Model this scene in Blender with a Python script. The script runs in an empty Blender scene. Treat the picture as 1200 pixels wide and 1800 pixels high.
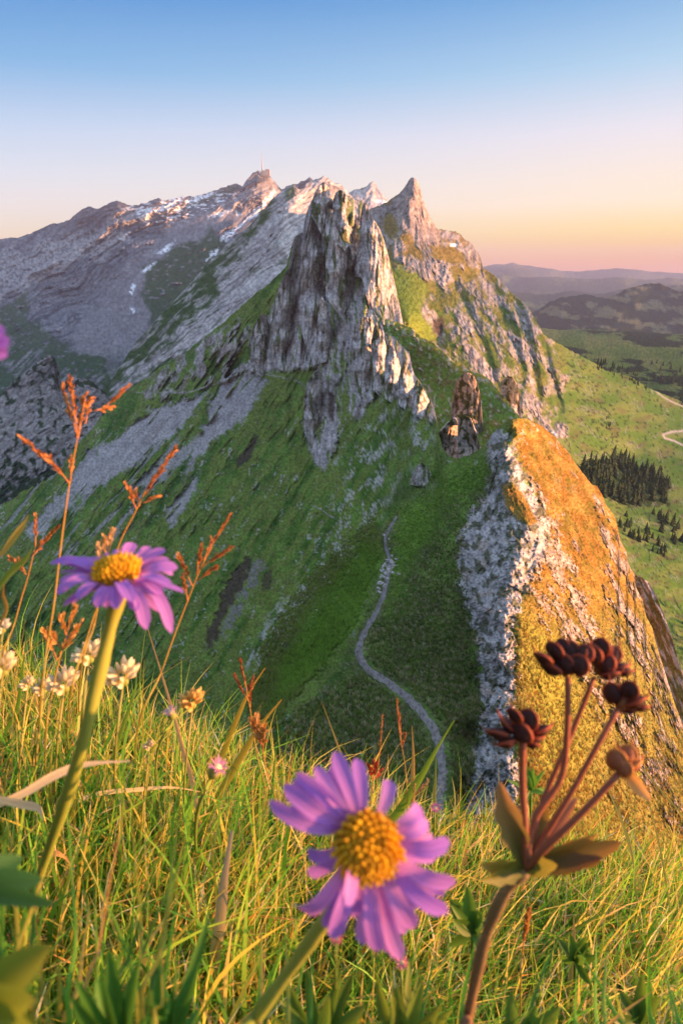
import bpy, math, random
import numpy as np
from mathutils import Vector, Matrix

S = bpy.context.scene
COL = S.collection
rng = np.random.default_rng(7)
random.seed(7)

# ------------------------------------------------------------------ camera
F = 1072.0                       # focal length in pixels of a 1200 x 1800 picture
PITCH = math.radians(21.4)
cam = bpy.data.cameras.new('camera')
cam_ob = bpy.data.objects.new('camera', cam)
COL.objects.link(cam_ob)
S.camera = cam_ob
cam.sensor_fit = 'HORIZONTAL'
cam.sensor_width = 24
cam.lens = 24 * F / 1200
cam_ob.rotation_euler = (math.radians(90) - PITCH, 0, 0)
cam.clip_start = 0.01
cam.clip_end = 60000
cam.dof.use_dof = True
cam.dof.focus_distance = 3.0
cam.dof.aperture_fstop = 15

# ------------------------------------------------------------------ sky and sun
SUN_AZ, SUN_EL = 95.0, 4.8       # degrees right of the view direction, above the horizon
w = bpy.data.worlds.new('World')
S.world = w
w.use_nodes = True
nt = w.node_tree
N, L = nt.nodes, nt.links
bg = N['Background']
bg.inputs[1].default_value = 0.1
tc = N.new('ShaderNodeTexCoord')
sky = N.new('ShaderNodeTexSky')
sky.sky_type = 'NISHITA'
sky.sun_disc = False
sky.sun_elevation = math.radians(SUN_EL)
sky.sun_rotation = math.radians(SUN_AZ)
sky.altitude = 1900


def srgb(r, g, b):
    f = lambda c: (c / 255) / 12.92 if c / 255 <= .04045 else ((c / 255 + .055) / 1.055) ** 2.4
    return (f(r), f(g), f(b), 1)


def math_node(tree, op, a, b=None, clamp=False):
    m = tree.nodes.new('ShaderNodeMath')
    m.operation = op
    m.use_clamp = clamp
    for i, v in enumerate((a, b)):
        if v is None:
            continue
        if isinstance(v, (int, float)):
            m.inputs[i].default_value = v
        else:
            tree.links.new(v, m.inputs[i])
    return m.outputs[0]


sep = N.new('ShaderNodeSeparateXYZ')
L.new(tc.outputs['Generated'], sep.inputs[0])
elev = math_node(nt, 'ARCSINE', sep.outputs[2])
elev = math_node(nt, 'MULTIPLY', elev, 180 / math.pi / 90)          # -1..1
e01 = math_node(nt, 'ADD', math_node(nt, 'MULTIPLY', elev, .9), .1, True)   # 0.1 = horizon, +1 = zenith


def ramp(stops):
    r = N.new('ShaderNodeValToRGB')
    r.color_ramp.interpolation = 'EASE' if False else 'LINEAR'
    el = r.color_ramp.elements
    while len(el) > 1:
        el.remove(el[0])
    for i, (deg, c) in enumerate(stops):
        p = .1 + .9 * deg / 90
        if i == 0:
            el[0].position = p
            e = el[0]
        else:
            e = el.new(p)
        e.color = srgb(*c)
    L.new(e01, r.inputs[0])
    return r.outputs[0]


away = ramp([(-10, (120, 120, 150)), (-1, (190, 165, 180)), (0, (225, 190, 190)), (2, (238, 212, 202)), (4, (222, 218, 220)),
             (7, (196, 214, 234)), (10.5, (156, 194, 229)), (14, (80, 158, 214)), (18.5, (22, 126, 200)), (28, (76, 136, 202)), (45, (160, 184, 214)), (90, (200, 206, 220))])
near = ramp([(-10, (140, 120, 130)), (-1, (214, 158, 158)), (0, (248, 158, 120)), (1.0, (255, 170, 70)), (2.0, (255, 200, 66)), (3.2, (255, 222, 126)), (5.2, (253, 232, 200)),
             (10, (226, 222, 230)), (14, (166, 202, 228)), (18.5, (104, 164, 214)), (28, (150, 178, 216)), (45, (170, 188, 214)), (90, (200, 206, 220))])
sx, sy = math.sin(math.radians(SUN_AZ)), math.cos(math.radians(SUN_AZ))
hl = math_node(nt, 'SQRT', math_node(nt, 'ADD', math_node(nt, 'MULTIPLY', sep.outputs[0], sep.outputs[0]),
                                      math_node(nt, 'ADD', math_node(nt, 'MULTIPLY', sep.outputs[1], sep.outputs[1]), 1e-6)))
# the glow round the sun, off to the right of the picture
dot = math_node(nt, 'DIVIDE', math_node(nt, 'ADD', math_node(nt, 'MULTIPLY', sep.outputs[0], sx), math_node(nt, 'MULTIPLY', sep.outputs[1], sy)), hl)
t = math_node(nt, 'MULTIPLY', math_node(nt, 'ADD', dot, .82), 1 / 1.15, True)
glow = N.new('ShaderNodeMapRange')
glow.interpolation_type = 'SMOOTHSTEP'
glow.inputs['From Min'].default_value = .50
glow.inputs['From Max'].default_value = 1.0
L.new(dot, glow.inputs['Value'])
gl_e = math_node(nt, 'EXPONENT', math_node(nt, 'MULTIPLY', math_node(nt, 'ABSOLUTE', elev), -90 / 22))
glow_f = math_node(nt, 'ADD', math_node(nt, 'MULTIPLY', math_node(nt, 'MULTIPLY', glow.outputs[0], gl_e), 6.0), 1)
mx = N.new('ShaderNodeMix')
mx.data_type = 'RGBA'
L.new(t, mx.inputs[0])
L.new(away, mx.inputs[6])
L.new(near, mx.inputs[7])
sc_ = N.new('ShaderNodeVectorMath')
sc_.operation = 'SCALE'
L.new(mx.outputs[2], sc_.inputs[0])
L.new(math_node(nt, 'MULTIPLY', glow_f, 3.7), sc_.inputs[3])
ns = N.new('ShaderNodeVectorMath')
ns.operation = 'SCALE'
L.new(sky.outputs[0], ns.inputs[0])
ns.inputs[3].default_value = 0.03
ad = N.new('ShaderNodeVectorMath')
ad.operation = 'ADD'
L.new(sc_.outputs[0], ad.inputs[0])
L.new(ns.outputs[0], ad.inputs[1])
L.new(ad.outputs[0], bg.inputs[0])

sun = bpy.data.lights.new('sun', 'SUN')
sun.energy = 5.0
sun.color = (1.0, 0.41, 0.15)
sun.angle = math.radians(0.6)
sun_ob = bpy.data.objects.new('sun', sun)
COL.objects.link(sun_ob)
ce = math.cos(math.radians(SUN_EL))
sdir = Vector((sx * ce, sy * ce, math.sin(math.radians(SUN_EL))))
sun_ob.rotation_euler = sdir.to_track_quat('Z', 'Y').to_euler()
sun_ob.location = (400, 200, 300)

S.view_settings.view_transform = 'Standard'
S.view_settings.look = 'None'
S.view_settings.exposure = 1.62
S.view_settings.gamma = 1
S.render.engine = 'CYCLES'
S.cycles.use_denoising = True
S.cycles.max_bounces = 5
S.cycles.diffuse_bounces = 3
S.cycles.volume_bounces = 0
S.cycles.transparent_max_bounces = 8

# ------------------------------------------------------------------ geometry tools
CP, SP = math.cos(PITCH), math.sin(PITCH)


def ray(u, v):
    """direction with forward (horizontal) component 1 for a sight line measured on the photograph"""
    x = (np.asarray(u, float) - 600) / F
    y = (900 - np.asarray(v, float)) / F
    Y = CP + y * SP
    return x / Y, (-SP + y * CP) / Y


def at(u, v, d):
    x, z = ray(u, v)
    return Vector((float(x) * d, d, float(z) * d))


_perm = np.random.default_rng(3).permutation(4096)
_ang = np.random.default_rng(4).uniform(0, 2 * np.pi, 4096)
_gx, _gy = np.cos(_ang), np.sin(_ang)


def noise(x, y, seed=0):
    x = np.asarray(x, float) + seed * 17.31
    y = np.asarray(y, float) + seed * 9.77
    xi = np.floor(x).astype(np.int64)
    yi = np.floor(y).astype(np.int64)
    fx, fy = x - xi, y - yi
    sx_, sy_ = fx * fx * fx * (fx * (fx * 6 - 15) + 10), fy * fy * fy * (fy * (fy * 6 - 15) + 10)

    def g(ix, iy, dx, dy):
        h = _perm[(_perm[ix & 4095] + iy) & 4095]
        return _gx[h] * dx + _gy[h] * dy
    a = g(xi, yi, fx, fy)
    b = g(xi + 1, yi, fx - 1, fy)
    c = g(xi, yi + 1, fx, fy - 1)
    d = g(xi + 1, yi + 1, fx - 1, fy - 1)
    return ((a + (b - a) * sx_) * (1 - sy_) + (c + (d - c) * sx_) * sy_) * 1.5


def fbm(x, y, o=4, seed=0, r=.5, lac=2.03):
    s, a, n = 0, 1, 0
    for i in range(o):
        s = s + a * noise(x, y, seed + i * 3)
        n += a
        a *= r
        x, y = x * lac, y * lac
    return s / n


def ridged(x, y, o=4, seed=0, r=.5):
    s, a, n = 0, 1, 0
    for i in range(o):
        s = s + a * (1 - np.abs(noise(x, y, seed + i * 5)) * 2)
        n += a
        a *= r
        x, y = x * 2.1, y * 2.1
    return s / n


def cells(x, y, seed=0):
    """distance to the nearest and second nearest scattered point: facets and cracks"""
    xi, yi = np.floor(x).astype(np.int64), np.floor(y).astype(np.int64)
    f1 = np.full(x.shape, 9.)
    f2 = np.full(x.shape, 9.)
    idv = np.zeros(x.shape)
    for i in (-1, 0, 1):
        for j in (-1, 0, 1):
            h = _perm[(_perm[(xi + i + seed * 7) & 4095] + yi + j) & 4095]
            px = xi + i + (h & 63) / 64
            py = yi + j + ((h >> 6) & 63) / 64
            dd = np.hypot(x - px, y - py)
            m = dd < f1
            f2 = np.where(m, f1, np.minimum(f2, dd))
            idv = np.where(m, h / 4096, idv)
            f1 = np.where(m, dd, f1)
    return f1, f2, idv


def rot(u, v, deg):
    """coordinates across and along a direction given in degrees from vertical, clockwise"""
    a = math.radians(deg)
    return u * math.cos(a) + v * math.sin(a), -u * math.sin(a) + v * math.cos(a)


def sstep(a, b, x):
    t = np.clip((x - a) / (b - a), 0, 1)
    return t * t * (3 - 2 * t)


def poly(u, v, pts, soft=6.0, warp=0.0, ws=25.0, seed=0):
    """1 inside an outline, 0 outside, ragged by noise"""
    P = np.array(pts, float)
    if warp:
        u2 = u + warp * fbm(u / ws, v / ws, 3, seed)
        v2 = v + warp * fbm(u / ws + 40, v / ws, 3, seed + 1)
    else:
        u2, v2 = u, v
    m = (u2 > P[:, 0].min() - soft) & (u2 < P[:, 0].max() + soft) & (v2 > P[:, 1].min() - soft) & (v2 < P[:, 1].max() + soft)
    out = np.zeros(u.shape)
    if not m.any():
        return out
    a, b = u2[m], v2[m]
    ins = np.zeros(a.shape, bool)
    dist = np.full(a.shape, 1e9)
    for i in range(len(P)):
        x0, y0 = P[i - 1]
        x1, y1 = P[i]
        if y0 != y1:
            c = ((y0 > b) != (y1 > b)) & (a < (x1 - x0) * (b - y0) / (y1 - y0) + x0)
            ins ^= c
        dx, dy = x1 - x0, y1 - y0
        tt = np.clip(((a - x0) * dx + (b - y0) * dy) / (dx * dx + dy * dy + 1e-9), 0, 1)
        dist = np.minimum(dist, np.hypot(a - x0 - tt * dx, b - y0 - tt * dy))
    out[m] = sstep(-soft, soft, np.where(ins, dist, -dist))
    return out


def line(u, v, pts, width, soft=None):
    P = np.array(pts, float)
    dist = np.full(u.shape, 1e9)
    for i in range(1, len(P)):
        x0, y0 = P[i - 1]
        x1, y1 = P[i]
        dx, dy = x1 - x0, y1 - y0
        tt = np.clip(((u - x0) * dx + (v - y0) * dy) / (dx * dx + dy * dy + 1e-9), 0, 1)
        dist = np.minimum(dist, np.hypot(u - x0 - tt * dx, v - y0 - tt * dy))
    return 1 - sstep(width * .5, width * .5 + (soft or width), dist)


class Depth:
    """smooth surface through surveyed points (u, v, distance): linear in inverse distance, so flat slopes stay flat"""

    def __init__(self, pts, c=14.0):
        P = np.array(pts, float)
        self.x = P[:, :2] / 100
        self.c = c / 100
        n = len(P)
        K = self.k(self.x, self.x) + np.eye(n) * -1e-3
        A = np.zeros((n + 3, n + 3))
        A[:n, :n] = K
        A[:n, n] = 1
        A[:n, n + 1:] = self.x
        A[n:, :n] = A[:n, n:].T
        rhs = np.zeros(n + 3)
        rhs[:n] = 1 / P[:, 2]
        self.sc = 1 / np.mean(rhs[:n])
        self.w = np.linalg.solve(A, rhs * self.sc)
        self.lo = rhs[:n].min() * self.sc * .7
        self.hi = rhs[:n].max() * self.sc * 1.3

    def k(self, a, b):
        return -np.sqrt(((a[:, None] - b[None]) ** 2).sum(-1) + self.c ** 2)

    def __call__(self, u, v):
        sh = np.shape(u)
        q = np.stack([np.ravel(u), np.ravel(v)], 1) / 100
        o = np.empty(len(q))
        n = len(self.x)
        for i in range(0, len(q), 20000):
            s = q[i:i + 20000]
            o[i:i + 20000] = self.k(s, self.x) @ self.w[:n] + self.w[n] + s @ self.w[n + 1:]
        return self.sc / np.clip(o, self.lo, self.hi).reshape(sh)


def grid_mesh(name, X, Y, Z, col=None, uv=None, smooth=True, extra=None):
    nr, nc = X.shape
    me = bpy.data.meshes.new(name)
    co = np.stack([X, Y, Z], -1).reshape(-1, 3).astype(np.float32)
    idx = np.arange(nr * nc).reshape(nr, nc)
    q = np.stack([idx[:-1, :-1], idx[1:, :-1], idx[1:, 1:], idx[:-1, 1:]], -1).reshape(-1, 4)
    me.vertices.add(len(co))
    me.vertices.foreach_set('co', co.ravel())
    me.loops.add(q.size)
    me.loops.foreach_set('vertex_index', q.ravel().astype(np.int32))
    me.polygons.add(len(q))
    me.polygons.foreach_set('loop_start', np.arange(0, q.size, 4, dtype=np.int32))
    me.polygons.foreach_set('loop_total', np.full(len(q), 4, dtype=np.int32))
    me.polygons.foreach_set('use_smooth', np.full(len(q), smooth))
    me.update()
    if col is not None:
        a = me.attributes.new('col', 'FLOAT_COLOR', 'POINT')
        c4 = np.ones((len(co), 4), np.float32)
        c4[:, :3] = np.clip(col.reshape(-1, 3), 0, 1)
        a.data.foreach_set('color', c4.ravel())
    if uv is not None:
        a = me.attributes.new('survey', 'FLOAT_VECTOR', 'POINT')
        c3 = np.zeros((len(co), 3), np.float32)
        c3[:, :2] = uv.reshape(-1, 2)
        a.data.foreach_set('vector', c3.ravel())
    if extra is not None:
        a = me.attributes.new('rock', 'FLOAT', 'POINT')
        a.data.foreach_set('value', extra.ravel().astype(np.float32))
    return me


def add(name, me, mat=None, parent=None, label=None, cat=None, group=None, kind=None):
    o = bpy.data.objects.new(name, me)
    COL.objects.link(o)
    if mat is not None and me is not None:
        me.materials.append(mat)
    if parent is not None:
        o.parent = parent
    for k, val in (('label', label), ('category', cat), ('group', group), ('kind', kind)):
        if val:
            o[k] = val
    return o


def new_mat(name, rough=.9, spec=.2):
    m = bpy.data.materials.new(name)
    m.use_nodes = True
    b = m.node_tree.nodes['Principled BSDF']
    b.inputs['Roughness'].default_value = rough
    b.inputs['Specular IOR Level'].default_value = spec
    return m, m.node_tree, b


def terrain_material(name, scale, bump, var=.35):
    """albedo from the surface attribute, broken up by grain; bump by grain of the same size as the relief"""
    m, t_, b = new_mat(name, 1.0, 0.0)
    n_, l_ = t_.nodes, t_.links
    at_ = n_.new('ShaderNodeAttribute')
    at_.attribute_name = 'col'
    sv = n_.new('ShaderNodeAttribute')
    sv.attribute_name = 'survey'
    def tex(sc, det, ro, lo, hi, t0, t1):
        q = n_.new('ShaderNodeTexNoise')
        q.inputs['Scale'].default_value = sc
        q.inputs['Detail'].default_value = det
        q.inputs['Roughness'].default_value = ro
        l_.new(sv.outputs['Vector'], q.inputs['Vector'])
        r = n_.new('ShaderNodeMapRange')
        for k_, v_ in (('From Min', lo), ('From Max', hi), ('To Min', t0), ('To Max', t1)):
            r.inputs[k_].default_value = v_
        l_.new(q.outputs['Fac'], r.inputs['Value'])
        return q.outputs['Fac'], r.outputs[0]
    f1_, r1 = tex(scale, 3, .6, .36, .64, 1 - var, 1 + var * 1.1)
    f2_, r2 = tex(scale * .3, 4, .6, .36, .64, 1 - var * .6, 1 + var * .5)
    dt = n_.new('ShaderNodeAttribute')
    dt.attribute_name = 'rock'
    fac_ = math_node(t_, 'SUBTRACT', math_node(t_, 'MULTIPLY', r1, r2), 1.0)
    fac_ = math_node(t_, 'ADD', math_node(t_, 'MULTIPLY', fac_, dt.outputs['Fac']), 1.0)
    vm = n_.new('ShaderNodeVectorMath')
    vm.operation = 'SCALE'
    l_.new(at_.outputs['Color'], vm.inputs[0])
    l_.new(fac_, vm.inputs[3])
    l_.new(vm.outputs[0], b.inputs['Base Color'])
    bp = n_.new('ShaderNodeBump')
    bp.inputs['Strength'].default_value = 1.0
    bp.inputs['Distance'].default_value = bump
    l_.new(math_node(t_, 'MULTIPLY', f1_, dt.outputs['Fac']), bp.inputs['Height'])
    l_.new(bp.outputs[0], b.inputs['Normal'])
    return m


def lin(v, pts):
    P = np.array(pts, float)
    return np.interp(v, P[:, 0], P[:, 1])


SURF = {}


def body(name, top, bottom, depth, shade, step=2.0, jag=1.2, jagw=9., back=.22, backslope=1.1, mat=None, kind='structure', u_in=(-60, 1260), label=None, cat=None, seed=0, vstep=None):
    """one landform: a front face surveyed from its outline, a crest, and a back slope falling away behind it.
    shade(u, v, s) returns relief (in pixels of the picture), colour and rockness"""
    u0, u1 = top[0][0], top[-1][0]
    us = []
    x = u0
    while x < u1:
        us.append(x)
        x += step if u_in[0] < x < u_in[1] else step * 4
    us.append(u1)
    us = np.array(us)
    vt = lin(us, top) + jag * (fbm(us / jagw, us * 0 + seed, 4, seed + 50) * 2)
    vb = lin(us, bottom)
    h = (vb - vt).max()
    nr = int(max(4, h / (vstep or step)))
    s = np.linspace(0, 1, nr)[:, None]
    V = vt[None] + (vb - vt)[None] * s
    U = np.broadcast_to(us[None], V.shape).copy()
    # the survey is smooth: read it coarsely and interpolate
    gu = np.arange(u0 - 8, u1 + 16, 8.)
    gv = np.arange(V.min() - 8, V.max() + 16, 8.)
    G = 1 / depth(*np.meshgrid(gu, gv))
    fi, fj = (V - gv[0]) / 8, (U - gu[0]) / 8
    i0, j0 = fi.astype(int), fj.astype(int)
    a, b = fi - i0, fj - j0
    inv = G[i0, j0] * (1 - a) * (1 - b) + G[i0 + 1, j0] * a * (1 - b) + G[i0, j0 + 1] * (1 - a) * b + G[i0 + 1, j0 + 1] * a * b
    D = 1 / inv
    res = shade(U, V, s * np.ones_like(U))
    relief, colr = res[0], res[1]
    det = res[3] if len(res) > 3 else np.ones_like(U)
    D = D * (1 - relief / F)          # relief towards the viewer is positive
    SURF[name] = (us, V, D)
    rx, rz = ray(U, V)
    X, Y, Z = rx * D, D, rz * D
    # back slope
    nb = 7
    hx, hy = X[0] / np.hypot(X[0], Y[0]), Y[0] / np.hypot(X[0], Y[0])
    rows = []
    for j in range(nb, 0, -1):
        l = Y[0] * back * (j / nb) ** 1.6
        nz = fbm(X[0] / (Y[0].mean() * .04), Y[0] * 0 + j * .7, 3, seed + 9) * l * .25
        rows.append((X[0] + hx * l, Y[0] + hy * l, Z[0] - l * backslope - np.abs(nz)))
    X = np.vstack([np.array([r[0] for r in rows]), X])
    Y = np.vstack([np.array([r[1] for r in rows]), Y])
    Z = np.vstack([np.array([r[2] for r in rows]), Z])
    colr = np.concatenate([np.repeat(colr[:1], nb, 0), colr], 0)
    UV = np.stack([np.vstack([np.repeat(U[:1], nb, 0), U]), np.vstack([V[:1] - np.arange(nb, 0, -1)[:, None] * 12, V])], -1) / 100
    me = grid_mesh(name, X, Y, Z, colr, UV, extra=np.vstack([np.repeat(det[:1], nb, 0), det]))
    return add(name, me, mat, kind=kind, label=label, cat=cat)


def mixc(a, b, m):
    return a * (1 - m[..., None]) + np.asarray(b) * m[..., None]


def C(*c):
    return np.array(c, float)


def flat(u, c):
    return np.ones(u.shape + (3,)) * C(*c)


def surf_point(name, u, v, lift=0.0):
    us, V, D = SURF[name]
    j = int(np.clip(np.searchsorted(us, u), 1, len(us) - 1))
    col_v = V[:, j]
    d = float(np.interp(v, col_v, D[:, j]))
    p = at(u, v, d)
    p.z += lift
    return p

# ------------------------------------------------------------------ colours of the ground
GRASS = C(.060, .125, .022)
GRASS_L = C(.105, .190, .036)
GRASS_D = C(.038, .070, .020)
MOSS = C(.135, .145, .050)
GOLD = C(.215, .125, .03)
GOLD_L = C(.32, .205, .055)
ROCK = C(.60, .55, .52)
ROCK_D = C(.27, .245, .235)
ROCK_W = C(.72, .68, .64)
SCREE = C(.38, .36, .355)
EARTH = C(.075, .055, .045)
SNOW = C(.85, .87, .9)

mat_far = terrain_material('far_slope_material', 20, 3, .22)
mat_mid = terrain_material('mountain_material', 17, 2.2, .24)
mat_near = terrain_material('near_ridge_material', 22, .45, .26)


def saw(x, drop=.18):
    f = x - np.floor(x)
    return np.where(f < 1 - drop, f / (1 - drop), (1 - f) / drop)


def facets(u, v, deg, w, h, seed, warp=.5):
    """broken rock: tilted blocks with cracks between them, at two sizes; returns relief (about -1..1) and crack darkness"""
    a, b = rot(u, v, deg)
    wx, wy = fbm(u / (w * 2), v / (h * 1.2), 3, seed) * warp, fbm(u / (w * 2) + 31, v / (h * 1.2), 3, seed + 1) * warp
    out, dark = 0, 0
    for k, (sc, am) in enumerate(((1, .6), (.42, .3), (.2, .14))):
        x, y = a / (w * sc) + wx / sc * .5, b / (h * sc) + wy / sc * .5
        f1, f2, i = cells(x, y, seed + k)
        tilt = (x - np.floor(x) - .5) * (np.sin(i * 40)) + (y - np.floor(y) - .5) * np.cos(i * 57)
        e = np.clip((f2 - f1) * 3, 0, 1)
        out = out + am * ((i - .5) * 1.6 + .35 * e + .25 * tilt)
        dark = dark + am * (1 - sstep(0, .5, f2 - f1))
    return out, np.clip(dark, 0, 1)


# ---- distant hill ranges, one behind the other
def far_shade(base, patch, scale=60):
    def f(u, v, s):
        n = fbm(u / scale, v / (scale * .35), 5, 3)
        n2 = fbm(u / 14, v / 7, 4, 8)
        c = mixc(flat(u, base), C(*patch), sstep(.05, .25, n + n2 * .4))
        rel = (ridged(u / 70, v / 40, 4, 5) * 14 + n * 10) * np.minimum(1, s * 6 + .2)
        return rel, c, n
    return f


def far(name, top, d, vb, base, patch, seed, dz=.35, jag=1.0, jw=18., scale=60):
    pts = []
    for u, v in top[::1]:
        pts.append((u, v, d))
        pts.append((u, vb, d * dz))
    body(name, top, [(top[0][0], vb), (top[-1][0], vb)], Depth(pts, 40), far_shade(base, patch, scale), step=3.2, jag=jag, jagw=jw, mat=mat_far, seed=seed, back=.12, backslope=.3)


far('hill_range', [(560, 470), (700, 474), (820, 469), (850, 468), (872, 464), (890, 464), (901, 461), (915, 465), (935, 467), (950, 470), (968, 472), (985, 475), (1010, 477), (1050, 474), (1085, 471), (1110, 473), (1150, 477), (1200, 480), (1300, 477)], 20000, 520, (.05, .075, .05), (.12, .13, .07), 1, .8, .8)
far('hill_range', [(560, 486), (700, 488), (800, 486), (850, 488), (866, 484), (885, 481), (900, 484), (930, 487), (960, 486), (1000, 488), (1040, 490), (1080, 487), (1110, 489), (1140, 492), (1170, 488), (1200, 490), (1300, 486)], 14000, 560, (.04, .07, .04), (.11, .13, .06), 2, .62, 1.)
far('hill_range', [(700, 520), (850, 520), (900, 512), (925, 516), (960, 517), (1000, 511), (1050, 516), (1110, 506), (1160, 503), (1230, 497), (1300, 500)], 9500, 600, (.035, .06, .035), (.12, .15, .06), 4, .62, 1.3)
far('hill', [(860, 572), (905, 566), (925, 556), (945, 545), (965, 531), (985, 523), (1010, 519), (1030, 517), (1048, 520), (1066, 524), (1084, 516), (1098, 508), (1122, 501), (1146, 497), (1162, 498), (1180, 508), (1194, 512), (1215, 504), (1260, 497), (1330, 510), (1500, 520)], 5600, 615, (.022, .04, .022), (.15, .15, .075), 5, .70, 1.5, 12., 45)


# ---- far meadows at the valley floor
def meadow_shade(u, v, s):
    n = fbm(u / 60, v / 22, 4, 21)
    fine = fbm(u / 6, v / 3, 3, 24)
    c = mixc(flat(u, (.085, .14, .032)), C(.14, .17, .05), sstep(-.15, .3, n))
    wood = sstep(.02, .09, fbm(u / 70 + 3, v / 13, 4, 30) + .10 - .5 * line(u, v, [(940, 578), (1010, 596), (1090, 612), (1200, 640)], 12, 16) + .12 * poly(u, v, [(960, 575), (1300, 580), (1300, 610), (1090, 598)], 5))
    c = mixc(c, C(.02, .035, .018), wood)
    return n * 6 + wood * (3 + fine * 3), c, n


body('valley_meadow', [(820, 580), (905, 574), (940, 575), (985, 580), (1030, 578), (1080, 581), (1140, 584), (1200, 588), (1260, 586), (1500, 590)],
     [(820, 760), (1500, 860)], Depth([(820, 580, 3600), (1000, 580, 3600), (1200, 586, 3500), (1500, 588, 3400), (1000, 600, 2700), (1200, 600, 2900), (1100, 640, 1950), (1200, 660, 1700), (1500, 700, 1600), (900, 640, 1900), (820, 740, 1300), (1100, 760, 1150), (1500, 850, 900)], 40),
     meadow_shade, step=2.6, jag=.8, mat=mat_far, seed=6, back=.1, backslope=.2)


# ---- the big grey massif on the left, with snow fields and folded beds
def massif_shade(u, v, s):
    wu = u + 26 * fbm(u / 120, v / 120, 3, 41)
    wv = v + 26 * fbm(u / 120 + 9, v / 120, 3, 42)
    a, b = rot(wu, wv, 61)                     # beds dip towards the lower left
    fold = 40 * np.exp(-((u - 240) / 110) ** 2 - ((v - 460) / 80) ** 2)
    band = fbm((a * .0 + b) / 300, (a + fold) / 7.5, 4, 43, .6)
    band2 = fbm(b / 200, (a + fold) / 26, 3, 44)
    gul = ridged(u / 30 + v / 120, v / 90, 4, 46)
    cr = fbm(u / 5, v / 5, 3, 49)
    fr, fd = facets(wu, wv, 61, 9, 26, 201)
    rel = 7 * gul + 22 * band2 + 10 * band + 3 * cr + 7 * fr + 24 * fbm(u / 90, v / 90, 2, 47)
    c = mixc(flat(u, (.22, .225, .245)), C(.085, .09, .105), sstep(-.02, .2, band))
    c = mixc(c, C(.35, .345, .36), sstep(.08, .3, band2 + cr * .3) * .8)
    c = mixc(c, C(.10, .10, .11), fd * .65)
    # pale limestone band low on the left
    pale = poly(u, v, [(-250, 470), (40, 440), (110, 415), (215, 405), (235, 425), (130, 470), (60, 500), (0, 530), (-250, 640)], 8, 22, 40, 3)
    c = mixc(c, C(.40, .385, .385), pale * .8 * sstep(-.35, .1, cr + band))
    scr = poly(u, v, [(225, 470), (300, 395), (400, 360), (440, 375), (330, 440), (280, 520), (255, 600), (180, 640), (110, 600)], 10, 20, 40, 5)
    c = mixc(c, C(.25, .24, .25), scr * .8)
    rel = rel * (1 - .75 * scr)
    g = poly(u, v, [(255, 470), (300, 440), (370, 405), (400, 425), (350, 500), (300, 560), (262, 565), (250, 520)], 6, 14, 30, 6)
    g2 = poly(u, v, [(-250, 560), (0, 535), (60, 515), (40, 555), (110, 600), (190, 640), (190, 680), (140, 690), (60, 620), (0, 760), (-250, 800)], 8, 25, 30, 7)
    top_g = poly(u, v, [(330, 352), (415, 324), (425, 330), (400, 345), (330, 362)], 3, 4)
    low = sstep(600, 680, v)
    gg = np.clip(g + g2 * .9 + low * .8, 0, 1) * sstep(-.35, .05, fbm(u / 12, v / 8, 4, 51) + .15)
    c = mixc(c, C(.045, .085, .035), gg)
    c = mixc(c, C(.09, .10, .07), top_g * .8)
    rel = rel * (1 - .6 * gg)
    scr2 = poly(u, v, [(0, 585), (60, 620), (140, 665), (200, 650), (160, 690), (60, 670), (0, 640)], 6, 20, 22, 9)
    c = mixc(c, C(.22, .21, .215), scr2 * sstep(-.1, .2, fbm(u / 8 + v / 9, v / 30, 3, 53)))
    # snow in the gullies and on the ledges
    sn = np.zeros(u.shape)
    for P in ([(488, 336), (480, 350), (455, 380), (440, 388), (452, 372), (470, 352)],
              [(440, 384), (432, 395), (405, 422), (392, 424), (400, 412), (425, 398)],
              [(392, 436), (385, 446), (368, 458), (376, 444)],
              [(412, 370), (395, 378), (370, 384), (385, 374)],
              [(385, 338), (358, 352), (330, 358), (345, 348), (370, 342)],
              [(312, 424), (300, 440), (282, 446), (295, 436)],
              [(278, 462), (262, 478), (255, 480), (262, 470)],
              [(218, 368), (262, 372), (255, 380), (250, 392), (262, 388), (268, 374), (300, 372), (318, 352), (305, 358), (285, 366), (250, 368)],
              [(242, 500), (238, 520), (234, 512), (238, 500)], [(235, 540), (244, 548), (240, 552)], [(232, 410), (222, 422), (216, 420)],
              [(302, 345), (330, 344), (318, 352), (300, 352)], [(340, 362), (352, 358), (350, 364)], [(420, 372), (430, 378), (422, 380)]):
        sn = np.maximum(sn, poly(u, v, [(x - 5, y - 1) for x, y in P], 3.6, 5, 9, 11) * 1.5)
    spot = poly(u, v, [(220, 362), (400, 335), (420, 345), (330, 385), (250, 395)], 8) * sstep(.16, .2, fbm(u / 14, v / 4, 3, 55))
    sn = np.clip(sn * sstep(-.3, -.12, fbm(u / 5, v / 3.2, 3, 56)) + spot, 0, 1)
    c = mixc(c, SNOW, sn)
    rel = rel * np.minimum(1, .25 + s * 12)
    return rel, c, gul


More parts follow.
